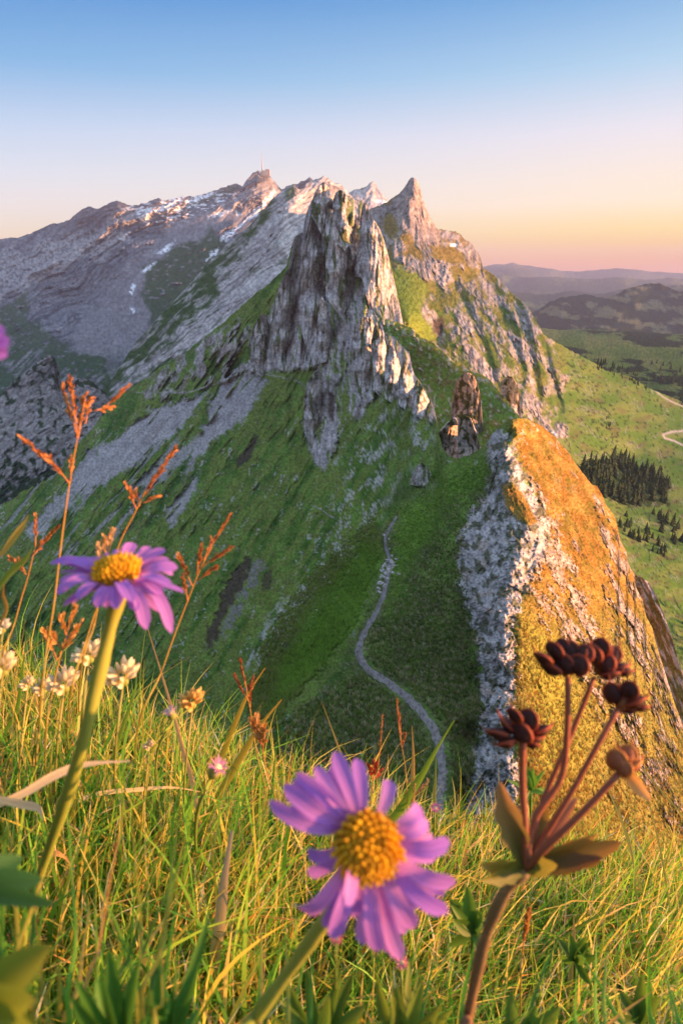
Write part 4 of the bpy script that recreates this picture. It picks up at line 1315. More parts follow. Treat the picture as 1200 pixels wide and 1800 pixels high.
# ---- the turf: tens of thousands of blades, dense and short, green below and straw-coloured between
def turf():
    r = np.random.default_rng(21)
    V, Fc, Cc = [], [], []
    base = 0

    def batch(n, xr, yr, hr, wr, seg, cols, lean=.5, clump=.5, xmax=9):
        nonlocal base
        y = yr[0] * (yr[1] / yr[0]) ** r.uniform(0, 1, n)
        x = r.uniform(-1, 1, n) * (.14 + y * .82) + .02
        k = fbm(x * 9, y * 9, 2, 310)
        keep = (x < xmax) & (r.uniform(0, 1, n) < (.72 + clump * 1.6 * k)) & (y < 1.30 + .30 * np.clip(-x, 0, 3) + .2 * np.clip(x - .3, 0, 2))
        x, y = x[keep], y[keep]
        m = len(x)
        z = ground_z(x, y)
        h = r.uniform(*hr, m) * (1 + .5 * fbm(x * 4, y * 4, 2, 311))
        # nothing may grow up to the lens
        h = np.minimum(h, (-z - .05) * .62)
        w_ = r.uniform(*wr, m)
        az = r.uniform(0, 2 * np.pi, m)
        ln = r.uniform(.05, lean, m) ** 1.0
        lx = np.cos(az) * ln + .10
        ly = np.sin(az) * ln * .8
        sa = r.uniform(0, np.pi, m)
        sx_, sy_ = np.cos(sa), np.sin(sa)
        ci = r.integers(0, len(cols), m)
        c0 = np.minimum(np.array(cols)[ci] * r.uniform(.8, 1.7, (m, 1)), .8)
        t = np.linspace(0, 1, seg + 1)
        P = np.zeros((m, seg + 1, 2, 3), np.float32)
        K = np.zeros((m, seg + 1, 2, 3), np.float32)
        curl = r.uniform(.5, 1.8, m)
        for i, k_ in enumerate(t):
            bx = x + lx * h * k_ ** (1 + curl)
            by = y + ly * h * k_ ** (1 + curl)
            bz = z - .01 + h * (k_ - .35 * ln * k_ ** 2.2)
            ww = w_ * .5 * (1 - k_ ** 2.2) + 1e-4
            P[:, i, 0] = np.stack([bx - sx_ * ww, by - sy_ * ww, bz], 1)
            P[:, i, 1] = np.stack([bx + sx_ * ww, by + sy_ * ww, bz], 1)
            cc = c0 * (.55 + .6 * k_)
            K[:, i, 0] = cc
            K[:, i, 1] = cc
        V.append(P.reshape(-1, 3))
        Cc.append(K.reshape(-1, 3))
        idx = (np.arange(m) * (seg + 1) * 2)[:, None] + base
        for i in range(seg):
            Fc.append(np.stack([idx[:, 0] + i * 2, idx[:, 0] + i * 2 + 1, idx[:, 0] + i * 2 + 3, idx[:, 0] + i * 2 + 2], 1))
        base += m * (seg + 1) * 2

    green = [(.12, .34, .035), (.09, .27, .03), (.18, .42, .045), (.06, .20, .025), (.26, .44, .05)]
    gold = [(.50, .44, .07), (.60, .50, .14), (.42, .42, .06), (.34, .40, .06)]
    straw = [(.66, .50, .24), (.62, .40, .14), (.56, .28, .08), (.74, .62, .40)]
    rng_y = (.24, 2.3)
    batch(30000, None, rng_y, (.012, .04), (.003, .006), 2, green[:4] + straw + gold, 1.6, .2)
    batch(24000, None, rng_y, (.03, .07), (.0016, .0036), 3, green + green + gold + straw, 1.1, .35)
    batch(22000, None, rng_y, (.05, .11), (.0014, .0034), 4, green + green + gold + gold + straw, .7)
    batch(9000, None, (.3, 2.3), (.08, .16), (.001, .0026), 5, green + gold[:2] + straw[:1], .6)
    batch(5000, None, (.24, 1.6), (.04, .10), (.003, .0065), 4, green + gold + gold + straw + straw, 1.3, .5)
    batch(900, None, (.26, .60), (.13, .26), (.0028, .005), 7, green + gold[:2], .55, .3, -.06)
    batch(420, None, (.26, .60), (.08, .15), (.0028, .005), 7, green + gold[:2], .55, .3)
    batch(1500, None, (.45, 2.3), (.13, .22), (.0012, .0025), 6, green[:3] + gold, .55)
    V = np.concatenate(V)
    Fq = np.concatenate(Fc)
    K = np.concatenate(Cc)
    me = bpy.data.meshes.new('grass')
    me.vertices.add(len(V))
    me.vertices.foreach_set('co', V.ravel())
    me.loops.add(Fq.size)
    me.loops.foreach_set('vertex_index', Fq.ravel().astype(np.int32))
    me.polygons.add(len(Fq))
    me.polygons.foreach_set('loop_start', np.arange(0, Fq.size, 4, dtype=np.int32))
    me.polygons.foreach_set('loop_total', np.full(len(Fq), 4, dtype=np.int32))
    me.polygons.foreach_set('use_smooth', np.ones(len(Fq), bool))
    me.update()
    a = me.attributes.new('col', 'FLOAT_COLOR', 'POINT')
    c4 = np.ones((len(V), 4), np.float32)
    c4[:, :3] = K
    a.data.foreach_set('color', c4.ravel())
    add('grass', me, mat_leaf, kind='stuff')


turf()


# ------------------------------------------------------------------ plants close to the lens
CAM_R = Vector((1, 0, 0))
CAM_F = Vector((0, CP, -SP))
CAM_U = Vector((0, SP, CP))


def pt(u, v, dist):
    """a point dist metres in front of the camera plane, on the sight line through (u, v) of the photograph"""
    return CAM_R * ((u - 600) / F * dist) + CAM_U * ((900 - v) / F * dist) + CAM_F * dist


def thing(name, loc, label, cat, group=None):
    o = bpy.data.objects.new(name, None)
    COL.objects.link(o)
    o.location = loc
    o.empty_display_size = .01
    o['label'] = label
    o['category'] = cat
    if group:
        o['group'] = group
    return o


def part(pm, name, mat, root, label=None, under=None):
    """mesh part of a plant, placed relative to its root"""
    o = pm.build(name, mat, under or root, origin=None)
    me = o.data
    me.transform(Matrix.Translation(-root.location))
    if label:
        o['label'] = label
    return o


def ground_hit(u, v):
    """where the sight line through (u, v) meets the turf"""
    d = pt(u, v, 1.0)
    t0 = .2
    while t0 < 3 and d.z * t0 > float(ground_z(d.x * t0, d.y * t0)):
        t0 += .02
    return d * t0


def to_ground(p, drop=70):
    """foot of a stem that disappears into the turf: on the ground a little below its last visible point"""
    dist = max(p.dot(CAM_F), .05)
    u = 600 + F * p.dot(CAM_R) / dist
    v = 900 - F * p.dot(CAM_U) / dist
    return ground_hit(u, v + drop)


def petal(base, tip, normal, width, bulge, c0, c1, rnd, n=11):
    """ray floret: narrow claw, broad middle, blunt tip, gently keeled, arched between base and tip"""
    pm = Plantmesh()
    L_ = (tip - base)
    ln = L_.length
    d = L_.normalized()
    nrm = (normal - d * normal.dot(d)).normalized()
    side = d.cross(nrm)
    m = 7
    skew = rnd.uniform(-.06, .06) * ln
    tw = rnd.uniform(-.5, .5)
    for i in range(n + 1):
        k = i / n
        w_ = width * .5 * (.42 + .62 * math.sin(math.pi * min(k, .9) ** .8 * .62)) * (1 if k < .82 else math.sqrt(max(0.02, 1 - ((k - .82) / .185) ** 2)))
        c = base + d * ln * k + nrm * bulge * math.sin(math.pi * k) + side * skew * math.sin(math.pi * k)
        R_ = Matrix.Rotation(tw * k, 3, d)
        s2, n2 = R_ @ side, R_ @ nrm
        for j in range(m):
            f = (j / (m - 1) - .5) * 2
            keel = .22 * w_ * (f * f) + (.09 * w_ if j in (1, 3, 5) else 0)
            pm.v.append(c + s2 * f * w_ + n2 * keel)
            g = .72 + .28 * (1 if j % 2 else 0)
            q = k ** .8
            pm.c.append(tuple((c0[x] * (1 - q) + c1[x] * q) * g for x in range(3)))
    for i in range(n):
        for j in range(m - 1):
            a = i * m + j
            pm.f.append((a, a + 1, a + m + 1, a + m))
    return pm


VIOLET = (.62, .28, .86)
PINKV = (.86, .42, .88)
DEEPV = (.46, .22, .88)


def aster(name, centre, dist, normal, tips, disc_r, stem, stem_w, label, seed, back=.3, pw=.0039, parts=True, disc_h=.45):
    rnd = random.Random(seed)
    c = pt(*centre, dist)
    root = thing(name, to_ground(pt(*stem[-1][:2], stem[-1][2])), label, 'flower')
    nrm = normal.normalized()
    ex = nrm.cross(CAM_U).normalized() * -1
    ey = nrm.cross(ex).normalized()
    ey = ey if ey.dot(CAM_U) > 0 else -ey
    R_ = Matrix((ex, ey, nrm)).transposed()
    for i, (u, v, off, b, wd) in enumerate(tips):
        t = pt(u, v, dist + off)
        d = (t - c)
        inpl = (d - nrm * d.dot(nrm)).normalized()
        base = c + inpl * disc_r * .8 - nrm * disc_r * .25
        mixk = rnd.random()
        c0 = tuple(PINKV[x] * (1 - mixk) + VIOLET[x] * mixk for x in range(3))
        c1 = tuple(VIOLET[x] * (1 - mixk) + DEEPV[x] * mixk for x in range(3))
        pm = petal(base, t, nrm, pw * wd, b, c0, c1, rnd)
        part(pm, 'petal', mat_petal, root)
    # a second, slightly shorter rank of narrower florets showing between the first
    order = sorted(tips, key=lambda q: math.atan2((q[1] - centre[1]), q[0] - centre[0]))
    for i, A_ in enumerate(order):
        B_ = order[(i + 1) % len(order)]
        if rnd.random() < .42:
            continue
        k = rnd.uniform(.40, .60)
        u, v = A_[0] * (1 - k) + B_[0] * k, A_[1] * (1 - k) + B_[1] * k
        sh = rnd.uniform(.86, 1.0)
        u, v = centre[0] + (u - centre[0]) * sh, centre[1] + (v - centre[1]) * sh
        t = pt(u, v, dist + (A_[2] + B_[2]) / 2 + .003)
        d = (t - c)
        inpl = (d - nrm * d.dot(nrm)).normalized()
        base = c + inpl * disc_r * .75 - nrm * disc_r * .42
        mixk = rnd.random()
        pm = petal(base, t, nrm, pw * .78, .0015, tuple(PINKV[x] * (1 - mixk) + VIOLET[x] * mixk for x in range(3)), tuple(VIOLET[x] * (1 - mixk) + DEEPV[x] * mixk for x in range(3)), rnd)
        part(pm, 'petal', mat_petal, root)
    # disc of tight golden florets on a dome
    dome = Plantmesh()
    dome.blob(c - nrm * disc_r * .15, (disc_r * .92, disc_r * .92, disc_r * disc_h), R_, (.45, .20, .02), (.75, .42, .03), 8, 18)
    disc_ob = part(dome, 'disc', mat_stem, root)
    fl = Plantmesh()
    nfl = 110
    for i in range(nfl):
        k = math.sqrt((i + .5) / nfl)
        a = i * 2.39996
        rr = disc_r * k
        hgt = disc_r * disc_h * math.sqrt(max(0, 1 - (k * .93) ** 2))
        p = c + R_ @ Vector((math.cos(a) * rr, math.sin(a) * rr, hgt - disc_r * .12))
        outw = R_ @ Vector((math.cos(a) * k * .7, math.sin(a) * k * .7, 1)).normalized()
        zz = outw
        xx = zz.orthogonal().normalized()
        RR = Matrix((xx, zz.cross(xx), zz)).transposed()
        s_ = disc_r * rnd.uniform(.075, .105)
        g = rnd.uniform(.75, 1.15)
        fl.blob(p, (s_, s_, s_ * rnd.uniform(1.8, 3.0)), RR, (.72 * g, .34 * g, .015), (min(1, .98 * g), .66 * g, .04), 4, 6)
    part(fl, 'floret', mat_petal, root, under=disc_ob)['kind'] = 'stuff'
    # green cup of bracts behind
    for i in range(14):
        a = 2 * math.pi * i / 14 + rnd.uniform(-.1, .1)
        o_ = R_ @ Vector((math.cos(a), math.sin(a), 0))
        b0 = c - nrm * disc_r * 1.05 + o_ * disc_r * .25
        b1 = c - nrm * disc_r * .2 + o_ * disc_r * 1.12
        br = Plantmesh()
        br.leaf(b0, b1 - b0, o_, (b1 - b0).length, disc_r * .5, .3, (.10, .14, .03), (.22, .20, .05), 6, None, .3)
        part(br, 'bract', mat_leaf, root)
    pts = [c - nrm * disc_r * 1.0] + [pt(u, v, dd) for (u, v, dd) in stem]
    pts.append(root.location.copy())
    sp = through(pts, 26)
    st = Plantmesh()
    st.tube(sp, [stem_w * .5 * (1.5 if i == 0 else 1 + .12 * math.sin(i * .9)) for i in range(26)], (.34, .36, .06), (.20, .30, .05), 10, True, .05)
    so = part(st, 'stem', mat_stem, root)
    hr = Plantmesh()
    for i in range(420):
        k = rnd.uniform(0, 18)
        i0 = int(k)
        p = sp[i0].lerp(sp[i0 + 1], k - i0)
        o_ = Vector((rnd.gauss(0, 1), rnd.gauss(0, 1), rnd.gauss(0, 1))).normalized()
        q_ = p + o_ * (stem_w * .5 + rnd.uniform(.0006, .0014))
        hr.ribbon([p, q_], [.00009, .00002], Vector((.3, .2, .9)), (.5, .45, .3), (.7, .65, .5))
    h = part(hr, 'hair', mat_dry, root)
    h['kind'] = 'stuff'
    return root, sp


# the large aster in the middle: tips given as (u, v, depth offset, arch, width)
nA = (-CAM_F * 1.0 + CAM_U * .12 + CAM_R * -.02)
tipsA = [(588, 1322, .006, .002, 1.0), (626, 1334, .010, .001, .95), (554, 1348, .004, .002, .9), (522, 1358, .002, .0015, 1.0), (500, 1380, .0, .002, 1.05), (474, 1408, -.002, .002, 1.0), (508, 1426, .004, .001, .9),
         (684, 1372, .010, .002, .95), (738, 1418, .008, .003, .95), (752, 1446, .006, .002, .9), (790, 1482, .002, .002, 1.05), (768, 1506, .008, .001, .8), (800, 1552, -.002, .003, 1.1), (786, 1604, -.002, .003, 1.0), (762, 1590, .004, .001, .9),
         (728, 1632, -.002, .004, 1.15), (704, 1686, .004, .002, 1.05), (664, 1672, -.002, .003, 1.1), (636, 1660, .004, .001, .9), (608, 1592, -.010, .002, 1.0), (584, 1650, -.002, .003, 1.15), (570, 1630, .004, .001, .9), (518, 1590, .008, .006, 1.1), (540, 1500, .004, .002, .8)]
aster('purple_aster', (646, 1488), .150, nA, tipsA, .0085, [(590, 1590, .172), (556, 1640, .178), (505, 1712, .184), (448, 1790, .190), (400, 1860, .20)], .0042,
      'largest purple aster, with golden disc facing the camera', 5, disc_h=.46)

nB = (CAM_U * .80 - CAM_F * .42 + CAM_R * .02)
tipsB = [(88, 990, .0, .003, 1.0), (104, 1022, -.006, .002, 1.0), (100, 1044, -.012, .003, 1.1), (112, 1066, -.008, .001, .9), (136, 1054, -.016, .003, 1.0), (172, 1068, -.018, .003, 1.1), (206, 1070, -.02, .003, 1.05), (232, 1058, -.022, .004, 1.0),
         (118, 990, .006, .003, 1.0), (180, 976, .014, .002, .9), (233, 954, .012, .001, 1.0), (290, 966, .010, .001, 1.0), (312, 998, .002, .002, 1.05), (304, 1010, .006, .003, .9), (322, 1042, -.006, .002, 1.0), (300, 1030, -.012, .003, 1.0), (302, 1112, -.010, .007, .85), (258, 1106, -.016, .005, .95), (152, 985, .008, .002, .9), (286, 1044, -.010, .003, 1.0)]
aster('purple_aster', (206, 1006), .215, nB, tipsB, .0082, [(200, 1078, .222), (188, 1128, .224), (170, 1200, .226), (150, 1290, .230), (118, 1400, .25), (84, 1500, .29), (40, 1640, .36)], .0050,
      'purple aster with side-on flower high above the grass at the left', 6, pw=.0046, disc_h=.6)

nC = (CAM_U * .3 - CAM_F * .6 + CAM_R * .6)
tipsC = [(10, 582, 0, .002, 1.0), (16, 606, 0, .002, 1.0), (13, 626, 0, .002, 1.0), (-10, 560, .004, .002, 1), (-20, 650, 0, .002, 1), (-60, 545, .01, .002, 1), (-100, 560, .01, .002, 1), (-120, 600, .01, .002, 1), (-100, 650, .0, .002, 1), (-60, 670, 0, .002, 1)]
aster('purple_aster', (-52, 606), .16, nC, tipsC, .0070, [(-56, 680, .165), (-60, 900, .18), (-62, 1150, .20), (-60, 1400, .23)], .004,
      'purple petal tips of an aster cut off by the left picture edge', 8, pw=.0058)


# the plant with dark red seed heads
def seed_plant():
    rnd = random.Random(12)
    D0 = .215
    base = pt(818, 1830, .235)
    root = thing('seedhead_plant', to_ground(base), 'hairy stemmed plant with dark red seed heads on thin branching stalks', 'wildflower')
    hub = pt(924, 1530, D0)
    sp = through([hub, pt(892, 1562, D0 + .002), pt(862, 1622, .222), pt(840, 1700, .228), pt(822, 1790, .234), base, root.location.copy()], 30)
    st = Plantmesh()
    st.tube(sp, [.0021 + .0003 * math.sin(i) for i in range(30)], (.20, .16, .07), (.20, .10, .05), 10, True, .06)
    part(st, 'stem', mat_stem, root)
    hr = Plantmesh()

    def hairs(line_, r, n, ln):
        for i in range(n):
            k = rnd.uniform(0, len(line_) - 1.01)
            i0 = int(k)
            p = line_[i0].lerp(line_[i0 + 1], k - i0)
            o_ = Vector((rnd.gauss(0, 1), rnd.gauss(0, 1), rnd.gauss(0, 1))).normalized()
            hr.ribbon([p, p + o_ * (r + rnd.uniform(.4, 1) * ln)], [.00010, .00003], Vector((.3, .2, .9)), (.6, .45, .28), (.8, .62, .4))
    hairs(sp[:20], .0021, 1500, .0016)
    stalks = [((918, 1300), .0012, [(922, 1450, D0), (918, 1380, D0)], D0 - .004), ((998, 1192), .0011, [(940, 1440, D0 + .004), (985, 1370, D0 + .006), (996, 1290, D0 + .006)], D0 + .004), ((1044, 1190), .0010, [(950, 1420, D0 + .01), (1000, 1300, D0 + .012)], D0 + .012),
              ((1086, 1246), .0010, [(952, 1478, D0 + .002), (1000, 1400, D0), (1050, 1310, D0)], D0 + .002), ((1086, 1362), .0011, [(958, 1492, D0 - .006), (1020, 1432, D0 - .010)], D0 - .012)]
    tops = []
    for (u, v), r_, mid, dd in stalks:
        line_ = through([hub] + [pt(*m) for m in mid] + [pt(u, v, dd)], 16)
        s = Plantmesh()
        s.tube(line_, [r_ * 1.15 - .0002 * i / 16 for i in range(16)], (.26, .10, .05), (.30, .10, .06), 8, True, .05)
        part(s, 'stalk', mat_stem, root)
        hairs(line_, r_, 420, .0010)
        tops.append((line_[-1], (line_[-1] - line_[-3]).normalized()))
    part(hr, 'hair', mat_dry, root)['kind'] = 'stuff'
    # seed heads: (centre, dist, [seed offsets in pixels])
    heads = [((908, 1284), D0 - .004, [(-34, 6, 20), (-18, 22, 19), (-14, -8, 21), (8, 4, 23), (20, -18, 20), (30, 14, 20), (44, 0, 18), (-4, -26, 16), (26, 24, 16)]),
             ((990, 1162), D0 + .004, [(-36, -4, 18), (-22, 14, 20), (-16, -18, 18), (0, 6, 22), (10, -14, 22), (26, 8, 20), (36, -12, 18), (-2, -26, 14)]),
             ((1060, 1160), D0 + .012, [(-20, -10, 20), (-4, -22, 17), (2, 6, 20), (16, -8, 17), (28, 16, 20), (12, 26, 17), (38, 22, 14)]),
             ((1100, 1228), D0 + .002, [(-22, -8, 20), (-8, 8, 19), (6, -14, 17), (16, 6, 20), (26, 16, 14), (8, 20, 14)]),
             ((1098, 1338), D0 - .012, [(-14, 0, 20), (4, -10, 19), (14, 8, 18), (-2, 14, 16)])]
    for hi, ((u, v), dd, seeds) in enumerate(heads):
        top, td = tops[hi]
        cc = pt(u, v, dd)
        rc_ = Plantmesh()
        rc_.blob(top.lerp(cc, .5), (.0022, .0022, .0030), Matrix.Identity(3), (.15, .07, .03), (.3, .12, .05), 6, 8)
        part(rc_, 'receptacle', mat_stem, root)
        for (du, dv, r_) in seeds:
            p = pt(u + du, v + dv, dd + rnd.uniform(-.004, .004))
            o_ = (p - top).normalized()
            xx = o_.orthogonal().normalized()
            RR = Matrix((xx, o_.cross(xx), o_)).transposed()
            rad = r_ / F * dd
            s = Plantmesh()
            g = rnd.uniform(.7, 1.2)
            dark = (.058 * g, .02 * g, .017 * g) if hi < 4 else (.30, .10, .04)
            red = (.32 * g, .075 * g, .04 * g) if hi < 4 else (.62, .25, .06)
            s.blob(p, (rad * .60, rad * .84, rad * .92), RR, dark, dark, 8, 10, .25)
            # paler rim and curved beak
            rim = [p + RR @ Vector((0, math.cos(a) * rad * .86, math.sin(a) * rad * .94)) for a in [math.pi * (-.35 + 1.7 * i / 11) for i in range(12)]]
            seed_ob = part(s, 'seed', mat_stem, root)
            s = Plantmesh()
            s.tube(rim, [rad * .16] * 12, red, red, 5)
            bk = p + o_ * rad * .88
            s.tube([bk, bk + o_ * rad * .35 + CAM_U * rad * .2, bk + o_ * rad * .4 + CAM_U * rad * .55], [rad * .13, rad * .08, rad * .02], red, red, 5)
            part(s, 'rim', mat_stem, root, under=seed_ob)
    # withered petal hanging from the lowest head
    w_ = Plantmesh()
    w_.leaf(pt(1096, 1356, D0 - .012), pt(1136, 1402, D0 - .014) - pt(1096, 1356, D0 - .012), -CAM_F, .0115, .0042, -.6, (.75, .42, .10), (.80, .50, .22), 8, None, .4)
    part(w_, 'withered_petal', mat_petal, root)
    # whorl of leaves: (tip, width px, depth offset, colours)
    LV = [((868, 1362), 46, .004, (.12, .17, .03), (.42, .24, .10)), ((886, 1400), 30, .008, (.45, .26, .06), (.62, .36, .10)), ((846, 1520), 34, -.006, (.14, .20, .03), (.45, .30, .05)), ((850, 1548), 28, -.010, (.16, .22, .05), (.3, .3, .06)),
          ((960, 1400), 34, .012, (.10, .14, .03), (.30, .22, .06)), ((1012, 1404), 26, .010, (.20, .12, .12), (.40, .2, .12)), ((1086, 1482), 44, -.002, (.14, .20, .03), (.40, .22, .06)), ((1040, 1462), 26, .004, (.42, .26, .05), (.55, .34, .08)), ((1056, 1512), 30, -.008, (.10, .15, .03), (.22, .10, .05)), ((975, 1520), 34, -.010, (.13, .18, .03), (.3, .28, .05)), ((990, 1440), 24, .006, (.25, .12, .10), (.4, .22, .12))]
    for (u, v), wpx, off, c0, c1 in LV:
        t = pt(u, v, D0 + off)
        l = Plantmesh()
        nn = (-CAM_F + CAM_U * .6 + Vector((rnd.uniform(-.4, .4), rnd.uniform(-.4, .4), rnd.uniform(-.4, .4))))
        l.leaf(hub, t - hub, nn, (t - hub).length * 1.04, wpx / F * D0, rnd.uniform(-.5, .5), c0, c1, 12, lambda k: math.sin(math.pi * min(1, k * .97 + .03)) ** .8 * (1 + .16 * math.sin(k * 22)), .5, rnd.uniform(-.6, .6))
        part(l, 'leaf', mat_leaf, root)


seed_plant()


# ---- grass panicles: reddish spikelets on thin stems
def panicle(stem, dist, spikes, label, seed, colr=((.55, .20, .06), (.80, .42, .16)), sw=.0011, dense=13, size=.88):
    rnd = random.Random(seed)
    root = thing('flowering_grass', to_ground(pt(*stem[-1], dist * 1.05)), label, 'grass stalk')
    line_ = through([pt(u, v, dist * (1 + .01 * i)) for i, (u, v) in enumerate(stem)] + [root.location.copy()], 26)
    st = Plantmesh()
    st.tube(line_, [sw * .5 * (.5 + .7 * i / 25) for i in range(26)], (.50, .22, .06), (.30, .30, .05), 6)
    part(st, 'stem', mat_stem, root)
    for (a, b) in spikes:
        A, B = pt(*a, dist), pt(*b, dist * rnd.uniform(.97, 1.03))
        br = Plantmesh()
        bl = curve(A, B, CAM_U * (B - A).length * rnd.uniform(-.08, .08), 8)
        br.tube(bl, [sw * .36 * (1 - .6 * i / 8) for i in range(8)], (.45, .18, .06), (.5, .25, .08), 5)
        bo = part(br, 'branch', mat_stem, root)
        L_ = (B - A).length
        n = max(4, int(dense * L_ / (.0135)))
        sk = Plantmesh()
        for i in range(n):
            k = .30 + .70 * (i + rnd.random()) / n
            p = A.lerp(B, k)
            d = (B - A).normalized() * 1.0 + Vector((rnd.uniform(-1, 1), rnd.uniform(-1, 1), rnd.uniform(-1, 1))) * .55
            d.normalize()
            ln = rnd.uniform(.0028, .0044) * size
            mixk = rnd.random()
            cc = tuple((colr[0][x] * (1 - mixk) + colr[1][x] * mixk) for x in range(3))
            for q in range(2):
                dq = (d + Vector((rnd.uniform(-1, 1), rnd.uniform(-1, 1), rnd.uniform(-1, 1))) * .22).normalized()
                sk.leaf(p, dq, -CAM_F + CAM_R * rnd.uniform(-1, 1), ln, ln * .34, rnd.uniform(-.3, .5), tuple(x * .75 for x in cc), cc, 5, lambda k: math.sin(math.pi * min(1, k * .85 + .15)) ** .8, .9)
        part(sk, 'spikelet', mat_dry, root, under=bo)
    return root


panicle([(150, 700), (136, 770), (122, 850), (108, 950), (95, 1060), (84, 1130), (70, 1250)], .30,
        [((137, 765), (124, 668)), ((136, 770), (110, 682)), ((136, 772), (150, 694)), ((150, 745), (158, 700)), ((122, 850), (82, 800)), ((100, 822), (40, 770)), ((124, 845), (126, 806)), ((165, 722), (196, 716)), ((180, 722), (226, 678))],
        'tallest red grass stalk with open spikelets, rising above the left aster', 31)
panicle([(262, 850), (235, 905), (212, 950), (180, 1040), (150, 1130), (120, 1250)], .33,
        [((240, 895), (222, 852)), ((245, 890), (238, 862)), ((262, 852), (310, 788)), ((256, 862), (284, 826)), ((250, 884), (276, 872)), ((255, 870), (270, 840))],
        'red grass stalk with one long slanting spike, behind the left aster', 32)
panicle([(372, 962), (352, 1000), (328, 1060), (305, 1120), (280, 1190), (240, 1290)], .36,
        [((365, 972), (402, 908)), ((358, 985), (372, 950)), ((352, 1000), (406, 962)), ((345, 1020), (380, 996)), ((346, 1010), (354, 962)), ((338, 1030), (316, 978)), ((330, 1058), (322, 1016))],
        'red grass stalk with spread spikelets, right of the left aster', 33)
panicle([(62, 960), (50, 1010), (38, 1050), (24, 1100), (0, 1180)], .38,
        [((62, 962), (64, 908)), ((60, 975), (77, 952)), ((66, 965), (102, 925)), ((46, 1010), (18, 980)), ((44, 1005), (34, 986))],
        'small dark red grass stalk at the far left edge', 34, size=.9)
panicle([(424, 1170), (432, 1210), (440, 1250), (452, 1330), (468, 1400)], .55,
        [((434, 1215), (422, 1160)), ((436, 1225), (446, 1188)), ((438, 1235), (412, 1188)), ((440, 1245), (440, 1205))],
        'thin brown grass stalk standing against the dark green slope', 35, ((.40, .12, .05), (.55, .22, .09)))
panicle([(455, 1265), (462, 1320), (472, 1370), (486, 1420)], .42, [((462, 1318), (452, 1264)), ((463, 1322), (444, 1270)), ((462, 1318), (464, 1280))],
        'pale orange grass spike left of the large aster', 36, ((.70, .38, .10), (.85, .55, .22)), size=1.5)
panicle([(697, 1232), (702, 1290), (712, 1350), (716, 1420)], .7, [((703, 1290), (697, 1230)), ((705, 1310), (702, 1255)), ((706, 1320), (712, 1290))],
        'slender brown grass spike above the top right petals of the large aster', 37, ((.45, .18, .08), (.6, .28, .12)))
panicle([(672, 1256), (668, 1310), (662, 1380), (660, 1440)], .7, [((669, 1310), (672, 1256)), ((668, 1325), (668, 1290))],
        'fine brown grass spike directly above the large aster', 38, ((.5, .26, .10), (.6, .35, .16)))
panicle([(742, 1382), (728, 1400), (716, 1440), (712, 1500)], .6, [((730, 1398), (752, 1372)), ((726, 1404), (728, 1380))],
        'short cream grass spike right above the large aster', 39, ((.7, .5, .28), (.8, .6, .35)))
panicle([(192, 936), (188, 980), (176, 1040), (165, 1100), (140, 1200)], .32, [((187, 985), (198, 934)), ((184, 990), (184, 948)), ((200, 975), (222, 962)), ((180, 1000), (172, 962))],
        'pale tan grass head just behind the left aster disc', 40, ((.80, .55, .25), (.90, .70, .40)), size=1.05, dense=16)
panicle([(126, 1074), (118, 1110), (104, 1160), (90, 1230), (80, 1300)], .34, [((118, 1110), (130, 1066)), ((116, 1118), (108, 1084)), ((112, 1130), (142, 1098)), ((108, 1140), (86, 1108)), ((100, 1160), (76, 1110)), ((104, 1150), (124, 1124))],
        'bushy orange grass head under the left aster', 41, ((.75, .42, .10), (.90, .62, .25)), size=1.05, dense=16)
panicle([(926, 1604), (922, 1640), (918, 1680), (915, 1730)], .40, [((922, 1642), (928, 1600)), ((920, 1655), (926, 1612)), ((919, 1668), (924, 1630))],
        'short orange-brown seed spike in the grass right of the hairy stem', 42, ((.50, .24, .06), (.70, .40, .12)), size=1.1, dense=16)
panicle([(655, 1345), (655, 1372), (652, 1410), (650, 1450)], .62, [((655, 1372), (648, 1346)), ((655, 1372), (662, 1342)), ((655, 1375), (670, 1352)), ((655, 1372), (656, 1340))],
        'small rusty red flower cluster behind the large aster petals', 43, ((.40, .07, .04), (.55, .12, .06)), size=1.1)


# ---- cream flower heads (dense clusters of small upright florets)
def cream_head(c, r, dist, label, seed, col=((.80, .66, .30), (.92, .86, .62)), stem_to=None):
    rnd = random.Random(seed)
    cc = pt(*c, dist)
    R0 = r / F * dist
    foot = pt(*(stem_to or (c[0] - 14, c[1] + 150)), dist * 1.04)
    root = thing('cream_flower', to_ground(foot), label, 'flower')
    st = Plantmesh()
    st.tube(through([cc - CAM_U * R0 * .6, foot, root.location.copy()], 12), [.0008] * 12, (.30, .30, .08), (.20, .25, .05), 6)
    part(st, 'stem', mat_stem, root)
    for i in range(26):
        a = i * 2.4
        k = math.sqrt((i + .5) / 26)
        th = k * 1.75
        d = Vector((math.cos(a) * math.sin(th), math.sin(a) * math.sin(th), math.cos(th) * 1.1))
        b = cc - Vector((0, 0, R0 * .35)) + d * R0 * .35
        g = rnd.uniform(.85, 1.1)
        f_ = Plantmesh()
        dd = (d + Vector((0, 0, .62))).normalized()
        f_.leaf(b, dd, d.orthogonal(), R0 * rnd.uniform(.7, 1.0), R0 * .46, -.9, tuple(x * g for x in col[0]), tuple(min(.95, x * g) for x in col[1]), 6, lambda k: (.45 + .55 * math.sin(math.pi * k ** .8)) * (1 if k < .85 else .6), 1.1, rnd.uniform(-.5, .5))
        part(f_, 'floret', mat_petal, root)
    cup = Plantmesh()
    cup.blob(cc - Vector((0, 0, R0 * .6)), (R0 * .26, R0 * .26, R0 * .34), Matrix.Identity(3), (.14, .22, .04), (.28, .32, .08), 6, 8)
    part(cup, 'calyx', mat_stem, root)
    return root


